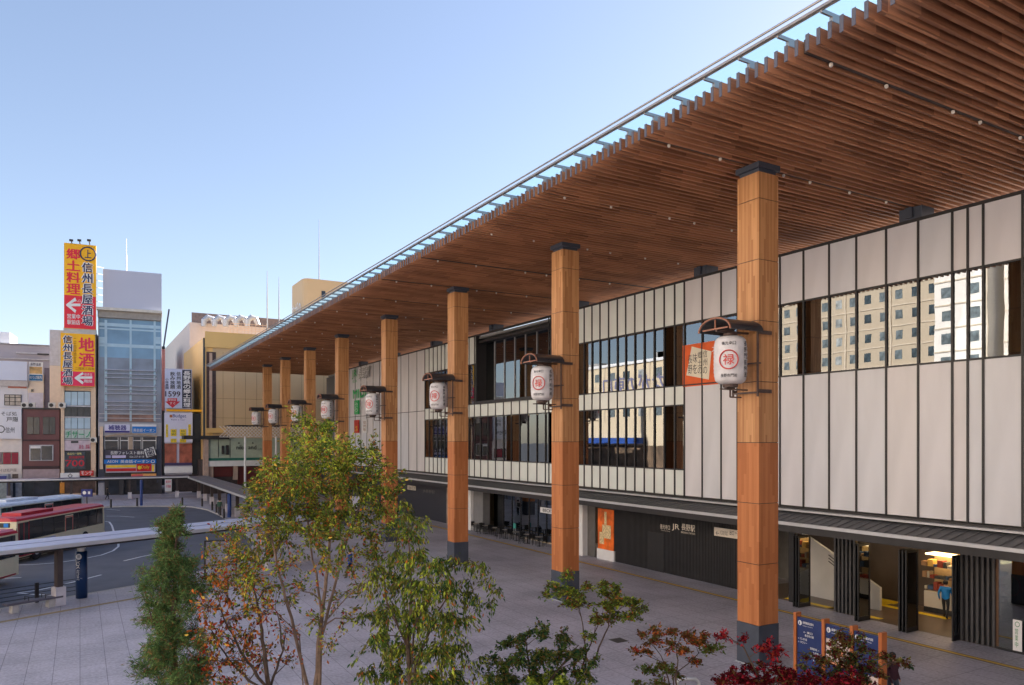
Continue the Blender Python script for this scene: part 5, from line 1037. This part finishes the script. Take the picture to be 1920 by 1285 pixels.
def leaves(name, pos, dirs, mats, mi, L, W, parent, droop=.3, star=False, jit=.5):
    n = len(pos); P = np.array(pos); D = np.array(dirs) + rng.normal(0, jit, (n,3)); D[:,2] -= droop; D /= np.linalg.norm(D, axis=1)[:,None] + 1e-9
    U = rng.normal(0, 1, (n,3)); 
    if star: U = rng.normal(0,.35,(n,3)); U[:,2] += 1; U = np.cross(U, D)
    U -= D * (U*D).sum(1)[:,None]; U /= np.linalg.norm(U, axis=1)[:,None] + 1e-9; N = np.cross(D, U)
    s = rng.uniform(.5, 1.4, (n,1)); L_ = L*s; W_ = W*s
    if star:
        K = 10; ang = np.array([math.pi*(-.92 + 1.84*i/(K-1)) for i in range(K)]); rad = np.array([.42 if i % 2 else (1.0 - .25*abs(i-4.5)/4.5) for i in range(K)])[::1]
        rad = np.array([.55,.3,.8,.34,1.0,1.0,.34,.8,.3,.55])
        V = np.zeros((n, K, 3))
        for i in range(K): V[:,i] = P + (D*math.cos(ang[i]) + U*math.sin(ang[i]))*L_*rad[i]*.6 + N*(-.12*L_*rad[i])
        V = V.reshape(-1,3); F = [tuple(range(i*K, i*K+K)) for i in range(n)]; per = 1
    else:
        V = np.zeros((n,5,3)); V[:,0] = P; V[:,1] = P + D*L_*.45 + U*W_/2 + N*W_*.15; V[:,2] = P + D*L_*.95 - N*L_*.12; V[:,3] = P + D*L_*.45 - U*W_/2 + N*W_*.15; V[:,4] = P + D*L_*.5 - N*.0
        V = V.reshape(-1,3); F = []
        for i in range(n): b_ = i*5; F += [(b_, b_+1, b_+4), (b_+1, b_+2, b_+4), (b_+2, b_+3, b_+4), (b_+3, b_, b_+4)]
        per = 4
    c = (V.min(0)+V.max(0))/2; me = bpy.data.meshes.new(name); me.from_pydata((V-c).tolist(), [], F)
    for q in mats: me.materials.append(q)
    me.polygons.foreach_set('material_index', np.repeat(np.array(mi), per).astype(np.int32)); me.update()
    o = bpy.data.objects.new(name, me); COL.objects.link(o); o.parent = parent; pw = WL[parent.name]; o.location = tuple(c[i]-pw[i] for i in range(3)); WL[o.name] = tuple(c); return o
def tree(name, label, cat, base, stems, clumps, bark, palette, L=.1, W=.045, droop=.3, star=False, twig=.5, weep=0.0, jit=.5, flat=1.0, dens=1.0, tw_r=.006, br_r=.022, group=None, fat=1.12, more=1.7):
    """stems: polylines [(px,py,t,r)..] from the ground up; clumps: (px,py,t,radius in px,leaf count,palette key)"""
    base = Vector((*base, 0)); t_ = thing(name, label, cat, tuple(base), group); wd = MB(); S = []
    for st in stems:
        pts = [at(q[0], q[1], q[2]) for q in st]; rs = [q[3] for q in st]
        pts = [base + Vector((0,0,.1)) if False else Vector((base.x, base.y, 0))] + pts; rs = [rs[0]*1.25] + rs
        fine = []; fr = []
        for i in range(len(pts)-1):
            for k in range(4): u = k/4; fine.append(pts[i].lerp(pts[i+1], u) + Vector(rng.normal(0,.012,3))); fr.append(rs[i]*(1-u)+rs[i+1]*u)
        fine.append(pts[-1]); fr.append(rs[-1]); wd.tube(fine, fr, 7); S += list(zip(fine, fr))
    PS = {k: ([], []) for k in palette}
    for (px, py, t, rp, n, key) in clumps:
        rp *= fat; n = int(n * more)
        C_ = at(px, py, t); r = rp*t/FPX; best = min((q for q in S if q[0].z < C_.z-.05) or S, key=lambda q: (q[0]-C_).length + .5*max(0, q[0].z-C_.z+.3)) if any(q[0].z < C_.z-.05 for q in S) else min(S, key=lambda q: (q[0]-C_).length)
        A_ = best[0]; mid = A_.lerp(C_, .5) + Vector((0,0,(C_-A_).length*.1)) + Vector(rng.normal(0,.04,3)); end = C_ + (C_-A_).normalized()*r*.3
        path = [A_, mid, C_, end]; r0 = min(best[1]*.7, br_r); wd.tube(path, [r0, r0*.7, r0*.45, tw_r*.7], 5); S += [(mid, r0*.7), (C_, r0*.5)]
        nt_ = max(3, int(6*dens + r*8)); pos, dr = PS[key]; per = max(1, int(n/nt_))
        for k in range(nt_):
            a0 = [mid.lerp(C_, rng.uniform(.3,1)), C_, C_.lerp(end, rng.random())][rng.integers(3)]; v = Vector(rng.normal(0,1,3)); v.z *= flat; v.normalize(); 
            ln_ = r*rng.uniform(.6, 1.15); e = a0 + v*ln_ + Vector((0,0,-weep*ln_)); m1 = a0.lerp(e, .5) + Vector((0,0,.12*ln_*(1+weep)))
            wd.tube([a0, m1, e], [tw_r, tw_r*.7, tw_r*.4], 3, False)
            for q in range(per):
                u = rng.uniform(.1, 1.05); w0 = a0.lerp(m1, u*2) if u < .5 else m1.lerp(e, u*2-1); pos.append(tuple(w0 + Vector(rng.normal(0,.02+twig*.04,3)))); dd_ = (e-a0).normalized(); dr.append(tuple(dd_))
    wd.build('trunk', bark, t_)
    ms = []; P_, D_, I_ = [], [], []
    for key, (pos, dr) in PS.items():
        mats, wts = palette[key]
        for q in mats:
            if q not in ms: ms.append(q)
        ix = [ms.index(q) for q in mats]; P_ += pos; D_ += dr
        I_ += [ix[k] for k in rng.choice(len(mats), len(pos), p=np.array(wts)/sum(wts))]
    leaves('crown', P_, D_, ms, I_, L, W, t_, droop, star, jit)
    return t_
TT = 16.0
pal = {'top': ([YG, GRE, YE, ORG, OLV], [4,4.5,.8,.4,2]), 'mid': ([GRE, OLV, YG, ORG, DGR, RDL, YE], [4,4.5,2.4,.6,.8,.4,.5]), 'low': ([GRE, OLV, YE, ORG, RDL, YG], [2.5,3.5,1,1,.5,1.5])}  # 'top' mix: sun on the crown is put into paler, yellower leaves
cl = []
for a in [(590,805,35,'top'),(562,822,28,'top'),(622,838,38,'top'),(655,862,36,'top'),(600,868,42,'top'),(556,872,30,'top'),(512,880,26,'top'),(690,880,34,'mid'),(535,905,40,'mid'),(578,918,42,'mid'),(640,915,46,'mid'),(690,925,38,'mid'),(722,905,26,'mid'),
          (492,925,32,'mid'),(505,955,36,'mid'),(552,960,42,'mid'),(605,965,44,'mid'),(660,962,42,'mid'),(712,952,32,'mid'),(738,982,26,'mid'),(462,968,26,'low'),(478,1000,34,'low'),(530,1015,40,'mid'),(588,1015,40,'mid'),(645,1012,38,'mid'),(695,1005,34,'mid'),
          (440,1000,24,'low'),(428,1030,28,'low'),(448,1055,32,'low'),(410,1055,20,'low'),(490,1055,30,'low'),(545,1062,24,'low'),(610,1060,24,'low'),(660,1055,26,'low'),(700,1050,26,'mid'),(640,880,34,'top'),(580,845,34,'top'),(560,900,34,'mid'),(620,945,38,'mid'),(520,930,30,'mid'),(668,905,34,'mid'),
          (610,800,20,'top'),(572,792,18,'top'),(690,850,22,'mid'),(500,895,20,'mid'),(400,1000,16,'low'),(385,1035,16,'low'),(470,1030,26,'low'),(570,1110,24,'low'),(640,1120,26,'low'),(590,1160,20,'low'),(660,1160,24,'low'),(620,1210,20,'low'),(540,1130,20,'low'),(735,930,22,'mid'),(748,1010,22,'mid'),(430,1085,26,'low'),(470,1088,26,'low'),(515,1100,24,'low'),(680,1098,22,'low'),(718,1075,22,'low'),(405,1085,18,'low'),(450,1110,22,'low'),(530,985,34,'mid'),(630,985,36,'mid')]:
    d = 1.0 if a[3] != 'low' else .62; cl.append((a[0], a[1], TT + rng.uniform(-1.1,1.1), a[2], int(a[2]**2*.20*d), a[3]))
tree('autumn_tree', 'tallest foreground tree, multi-stemmed, with yellow-green top and olive leaves turning orange', 'tree', at(590,1400,TT).xy,
     [[(592,1285,TT,.055),(600,1180,TT,.045),(612,1080,TT,.036),(622,980,TT,.026),(618,900,TT,.022),(600,820,TT,.01)],
      [(575,1285,TT-.1,.04),(548,1160,TT-.2,.032),(525,1080,TT-.3,.025),(508,1000,TT-.4,.022),(498,940,TT-.4,.012)],
      [(600,1200,TT,.035),(632,1080,TT+.3,.028),(655,1000,TT+.4,.02),(680,930,TT+.4,.012)],
      [(560,1190,TT-.1,.014),(500,1130,TT-.2,.01),(450,1080,TT-.2,.006),(420,1030,TT-.2,.004)],[(605,1170,TT+.1,.014),(660,1110,TT+.2,.01),(710,1060,TT+.2,.006),(735,1000,TT+.2,.004)],
      [(603,1150,TT,.03),(588,1050,TT+.5,.022),(575,960,TT+.6,.02),(568,880,TT+.6,.01)]], cl, BARKP, pal, .082, .035, .45, br_r=.02, tw_r=.005, fat=1.4, more=2.7)
pal = {'a': ([ORG, RDL, YE, OLV, GRE, BRZ], [4,2,1.2,2.2,1.2,2]), 'b': ([YG, YE, ORG, GRE], [4,2,1.5,2])}
cl = [(x, y, 15.2+rng.uniform(-.9,.9), r_, int(r_**2*.13), k) for x, y, r_, k in [(398,1085,28,'a'),(425,1110,32,'a'),(390,1140,30,'a'),(435,1160,36,'a'),(405,1195,34,'a'),(465,1190,34,'a'),(398,1240,34,'a'),(445,1235,36,'a'),(500,1150,28,'a'),(500,1105,26,'b'),(470,1090,24,'b'),(470,1130,26,'b'),(535,1180,24,'a'),(385,1190,24,'a'),(430,1275,30,'a'),(490,1240,30,'a'),(380,1270,26,'a'),(540,1240,22,'a'),(455,1060,22,'b')]]
tree('orange_tree', 'small tree with sparse orange and red leaves left of the tall autumn tree', 'tree', at(500,1400,15.2).xy,
     [[(502,1285,15.2,.05),(492,1200,15.2,.035),(482,1130,15.2,.022),(475,1080,15.2,.01)],[(495,1285,15.1,.035),(450,1220,15,.025),(420,1160,15,.015),(400,1100,15,.008)],[(508,1285,15.3,.03),(530,1220,15.4,.02),(520,1150,15.4,.01)],[(480,1285,15.2,.03),(430,1240,15.4,.02),(395,1180,15.4,.01)]], cl, BARK, pal, .09, .045, .35, br_r=.014, tw_r=.005, dens=2.0, fat=1.25, more=1.5)
pal = {'g': ([GRE, OLV, YG, ORG, DGR], [5,4,2.6,.4,1.6])}
cl = [(x, y, 15.0+rng.uniform(-1,1), r_, int(r_**2*.20), 'g') for x, y, r_ in [(740,1035,28),(780,1035,34),(820,1055,34),(705,1070,28),(755,1090,36),(800,1100,38),(848,1095,32),(725,1140,36),(780,1150,42),(835,1155,40),(872,1160,22),(705,1195,34),(760,1210,42),(820,1215,42),(862,1215,30),(745,1262,38),(805,1268,42),(855,1268,32),(690,1150,24),(690,1255,24),(770,1000,22),(895,1235,18),(880,1110,20)]]
cl += [(905,1062,15,16,40,'g'),(922,1085,15,12,30,'g'),(932,1106,15,9,20,'g'),(880,1055,15,16,40,'g'),(850,1048,15,16,40,'g'),(895,1120,15,14,40,'g'),(918,1130,15,12,28,'g'),(875,1088,15,14,30,'g'),(760,965,15,16,50,'g'),(790,978,15,18,60,'g'),(755,940,15,14,36,'g')]
tree('weeping_tree', 'drooping green tree right of the tall autumn tree with long hanging twigs', 'tree', at(770,1400,15).xy,
     [[(770,1285,15,.05),(765,1200,15,.04),(772,1120,15,.03),(768,1050,15,.02),(765,985,15,.008)],[(778,1250,15,.03),(820,1150,15,.02),(850,1100,15,.01)],[(775,1180,15,.02),(830,1070,15,.014),(880,1050,15,.008),(920,1075,15,.005)],[(765,1220,15,.03),(725,1130,15,.02),(720,1070,15,.01)]], cl, BARK, pal, .10, .036, .9, weep=1.0, br_r=.012, tw_r=.004, dens=1.3, fat=1.3, more=2.6)
# conifer
cl = []
prof_ = [(966,2,331),(974,4,331),(982,3,313),(984,8,331),(992,11,313),(1000,13,331),(1012,15,318),(1028,18,330),(1045,22,320),(1065,26,325),(1085,30,322),(1108,33,325),(1130,34,322),(1155,36,325),(1180,38,325),(1205,40,322),(1230,42,325),(1258,44,322),(1285,46,325)]
for y, hwid, cx_ in prof_:
    for k in range(4): cl.append((cx_ + rng.uniform(-1,1)*hwid*1.15, y + rng.uniform(-9,9), 15 + rng.uniform(-.35,.35)*hwid/25, hwid*.62+2.5, int((hwid+8)*12), 'n' if rng.random() < .8 else 'm'))
cl += [(262,1075,15,9,110,'n'),(262,1100,15,10,130,'n'),(268,1120,15,8,60,'n'),(372,1100,15,16,220,'n'),(385,1108,15,13,160,'n'),(350,1095,15,18,240,'n'),(285,1225,15,20,240,'n'),(275,1265,15,22,240,'n'),(368,1260,15,24,260,'n')]
tree('conifer', 'slender dark green conifer with a forked top at the bottom left', 'tree', at(325,1400,15).xy,
     [[(325,1285,15,.07),(326,1150,15,.05),(328,1050,15,.03),(331,975,15,.008)],[(326,1100,15,.03),(318,1040,15,.02),(313,988,15,.008)],[(326,1240,15,.02),(285,1160,15,.014),(262,1080,15,.006)],[(326,1180,15,.02),(360,1110,15,.012),(385,1105,15,.006)]],
     cl, BARK, {'n': ([PIN, PIN2, PINB], [5,2.4,1]), 'm': ([PIN2, PINB, PIN], [3,1.5,2])}, .10, .013, .05, jit=.8, flat=.6, br_r=.012, tw_r=.004, dens=1.5, fat=1.12, more=1.55)
# maples
def mcl(lst, t, key, f=.2): return [(x, y, t+rng.uniform(-.6,.6), r_, int(r_*r_*f), key) for x, y, r_ in lst]
pal = {'g': ([OLV, GRE, YG, BRZ, ORG], [3,4,2,1.5,.5])}
tree('green_maple', 'thin-stemmed green maple with flat layers of leaves in front of the second column', 'tree', at(1085,1400,17).xy,
     [[(1085,1285,17,.03),(1120,1230,17,.022),(1140,1175,17,.015),(1150,1120,17,.008)],[(1080,1285,17,.025),(1100,1225,17,.018),(1090,1160,17,.012),(1078,1100,17,.007)],[(1100,1225,17,.015),(1130,1150,17,.008)]],
     mcl([(1065,1080,14),(1045,1105,20),(1075,1112,22),(1030,1118,14),(1090,1130,20),(1100,1100,14),(1128,1098,16),(1140,1115,20),(1160,1105,16),(1130,1135,22),(1165,1130,24),(1190,1135,20),(1150,1155,22),(1185,1155,20),(1120,1160,16),(1205,1140,12),(1070,1135,16),(1105,1192,12),(1120,1165,12)], 17, 'g', .42), BARK, pal, .085, .05, .0, True, jit=.5, flat=.3, br_r=.008, tw_r=.0035)
pal = {'g': ([DGR, GRE, OLV, BRZ], [4,3,3,1]), 'b': ([YG, GRE], [4,2])}
tree('green_shrub', 'rounded dense green shrub left of the green maple at the bottom edge', 'shrub', at(1000,1400,16).xy,
     [[(1000,1300,16,.03),(990,1240,16,.02),(985,1200,16,.01)],[(1010,1300,16,.03),(1060,1240,16,.02),(1085,1210,16,.01)]],
     mcl([(950,1210,20),(985,1195,22),(1020,1190,20),(1055,1195,20),(935,1240,22),(970,1235,26),(1010,1230,26),(1050,1232,24),(1090,1225,20),(1110,1240,16),(920,1270,20),(955,1275,26),(1000,1270,24),(1045,1265,22),(1080,1265,22),(1105,1270,14)], 16, 'g', .5) + mcl([(1020,1285,26),(1060,1288,26),(1095,1290,20),(915,1292,18),(1000,1295,20)], 15.6, 'b', .5), BARK, pal, .075, .04, .1, True, jit=.6, flat=.6, br_r=.01, tw_r=.004)
pal = {'o': ([BRZ, ORG, OLV, RDL], [4,1.6,2,1.2]), 'g': ([OLV, GRE, BRZ], [3,3,1.5])}
tree('bronze_maple', 'small maple with bronze leaves above green ones beside the drain cover', 'tree', at(1270,1400,17).xy,
     [[(1268,1285,17,.02),(1270,1240,17,.014),(1265,1190,17,.007)],[(1255,1285,17,.018),(1240,1230,17,.01),(1210,1195,17,.005)],[(1262,1270,17,.014),(1310,1225,17,.007)]],
     mcl([(1200,1190,12),(1225,1200,16),(1232,1180,12),(1255,1185,16),(1285,1190,18),(1305,1205,18),(1262,1208,16),(1285,1222,16),(1318,1192,12),(1190,1222,10),(1215,1222,12),(1300,1240,14)], 17, 'o', .42) + mcl([(1240,1250,18),(1215,1258,16),(1262,1262,16),(1330,1218,14),(1348,1215,10),(1200,1285,12),(1240,1282,14)], 17, 'g', .42), BARK, pal, .085, .05, .0, True, jit=.5, flat=.35, br_r=.008, tw_r=.0035)
pal = {'c': ([CRI, MRN, RDL], [3,3,1.5]), 'm': ([MRN, CRI, BRZ], [5,1.6,1.2])}
tree('crimson_maple', 'crimson maple with one bare arching branch at the foot of the nearest column', 'tree', at(1440,1400,16.5).xy,
     [[(1430,1300,16.5,.03),(1412,1250,16.5,.02),(1395,1215,16.5,.015),(1370,1195,16.5,.009),(1345,1192,16.5,.005)],[(1440,1300,16.5,.025),(1470,1250,16.5,.015)]],
     mcl([(1345,1195,10),(1360,1192,9),(1392,1198,10),(1430,1215,12),(1455,1222,14),(1440,1205,8)], 16.5, 'c', .5) + mcl([(1405,1255,16),(1440,1255,20),(1475,1262,20),(1370,1268,22),(1345,1278,18),(1400,1280,26),(1440,1282,26),(1480,1285,26),(1520,1275,24),(1555,1280,26),(1600,1285,24),(1510,1295,24),(1640,1290,18)], 16.3, 'm', .5), BARK, pal, .08, .045, .0, True, jit=.55, flat=.4, br_r=.01, tw_r=.0035)
pal = {'d': ([BRZ, OLV, MRN, DGR], [3,2,2,1.5])}
tree('dark_maple', 'dark bronze and green maple in front of the blue wayfinding boards', 'tree', at(1590,1400,17).xy,
     [[(1590,1300,17,.03),(1585,1250,17,.02),(1580,1200,17,.01)],[(1595,1300,17,.02),(1650,1250,17,.012),(1690,1235,17,.006)],[(1585,1280,17,.02),(1530,1240,17,.01)]],
     mcl([(1575,1190,14),(1560,1205,12),(1595,1205,18),(1615,1195,10),(1570,1225,18),(1600,1230,22),(1625,1220,16),(1545,1240,16),(1580,1250,22),(1615,1255,22),(1515,1232,12),(1510,1250,14),(1635,1245,14),(1660,1232,14),(1685,1240,14),(1700,1250,10),(1550,1262,20),(1650,1265,12),(1612,1275,20)], 17, 'd', .45), BARK, pal, .08, .045, .0, True, jit=.6, flat=.35, br_r=.009, tw_r=.0035)
print('trees ok')
# ================================================================ THE OPPOSITE SIDE OF THE PLAZA (outside the picture, mirrored in the station windows; added light blockers at the end)
OP = Pl((-40, 0), (0, 1))
def opp(name, label, ya, yb, h, mat, nx, ny, wmat, d=0, z0=4.5):
    pl = OP.off(d); t_ = thing(name, label, 'building', tuple(pl.P((ya+yb)/2, 0, -9))); m_ = MB(); m_.pb(pl, ya, yb, 0, h, -18, 0); m_.build('wall', mat, t_)
    W = (yb-ya)/nx; H = (h-z0-1)/ny
    for i in range(nx):
        m_ = MB()
        for j in range(ny): m_.pb(pl, ya+W*(i+.28), ya+W*(i+.72), z0+H*(j+.3), z0+H*(j+.75), 0, .05)
        m_.build('window', [wmat, M('opp_window_pale', (.32,.34,.33), .4, .5, 1.2), M('opp_window_dark', (.05,.07,.08), .2, .5, 1.5)][random.choice((0,0,1,2))], t_)
    m_ = MB()
    for j in range(1, ny): m_.pb(pl, ya, yb, z0+H*j-.12, z0+H*j+.05, 0, .12)
    for i in range(0, nx, 3): m_.pb(pl, ya+W*i-.1, ya+W*i+.1, z0, h-.7, .0, .16)
    m_.build('ledges', MP('ledge_stone', (205,190,168), var=.1), t_)
    m_ = MB()
    for k in range(3): u = ya+(yb-ya)*random.uniform(.05,.85); m_.pb(pl, u, u+(yb-ya)*.1, h, h+random.uniform(1,3), -8, -3)
    m_.build('roof_plant', MP('roof_plant_grey', (150,150,150)), t_)
    m_ = MB(); m_.pb(pl, ya, yb, h-.6, h, .0, .4); m_.build('parapet', WHITE, t_); return t_
HT = MP('hotel_tan', (186,170,146), var=.04); HW = MP('hotel_white', (236,230,220), var=.03); WBL = M('opp_window', (.13,.16,.17), .3, .5, 1.5)
opp('hotel_building', 'tall tan hotel with rows of square windows across the plaza', 59, 86, 46, HT, 11, 14, WBL); opp('white_tower', 'narrow white tower beside the tan hotel across the plaza', 52, 58.8, 52, HW, 2, 15, WBL, 2)
opp('brown_office', 'brown office block at the far side of the tan hotel', 86.3, 94, 40, MP('office_brown', (120,105,92)), 3, 10, WBL); opp('low_white_shops', 'low cream shop block with a blue awning across the plaza', 104, 150, 25, MP('shop_cream', (214,196,166), var=.06), 9, 3, WBL, 0, 12)
opp('grey_block_opposite', 'pale grey block at the near end across the plaza', 20, 51, 42, MP('opp_grey', (222,210,196)), 10, 9, WBL); opp('beige_block_opposite', 'beige block farthest behind the stairs across the plaza', -40, 19, 42, MP('opp_beige', (228,212,190)), 16, 8, WBL)
t_ = bpy.data.objects['low_white_shops']; m_ = MB(); m_.pb(OP, 121, 150, 7.4, 8.7, 0, 1.8); m_.build('blue_awning', MP('awning_blue', (35,75,150)), t_); m_ = MB(); m_.pb(OP, 104, 150, 0, 7, .0, .1); m_.build('shop_fronts', MP('opp_shops', (110,90,70), var=.6, scale=.5), t_)
m_ = MB(); text(m_, OP, "ながの東口", 115, 135, 18, 22, .2, bold=.02); m_.build('lettering', MP('opp_letters', (120,120,150)), t_)
t_ = thing('station_annexe', 'added plain block that keeps sun off the pavement past the station', 'building', (52, 114, 0)); m_ = MB(); m_.box(42, 62, 107.3, 121.7, 0, 26); m_.build('wall', MATS['block_grey'], t_); m_ = MB(); m_.box(41.8, 62.2, 107.35, 121.65, 26, 26.3); m_.build('roof', DARK, t_)  # unseen block added to keep sun off the far pavement
opp_ = Pl((0,-32),(-1,0)); t_ = thing('rear_office', 'added block behind the viewpoint that dims light on the near faces', 'building', (20,-40,0)); m_ = MB(); m_.box(-28, 62, -52, -32, 0, 22); m_.build('wall', MATS['opp_grey'], t_)  # unseen block added to dim skylight on faces turned to the viewpoint
for k in range(22): m_ = MB(); [m_.pb(opp_, -58+k*3.9, -56+k*3.9, 4+j*3.3, 5.8+j*3.3, 0, .06) for j in range(5)]; m_.build('window', WBL, t_)
bpy.data.objects.remove(_to); print('done')
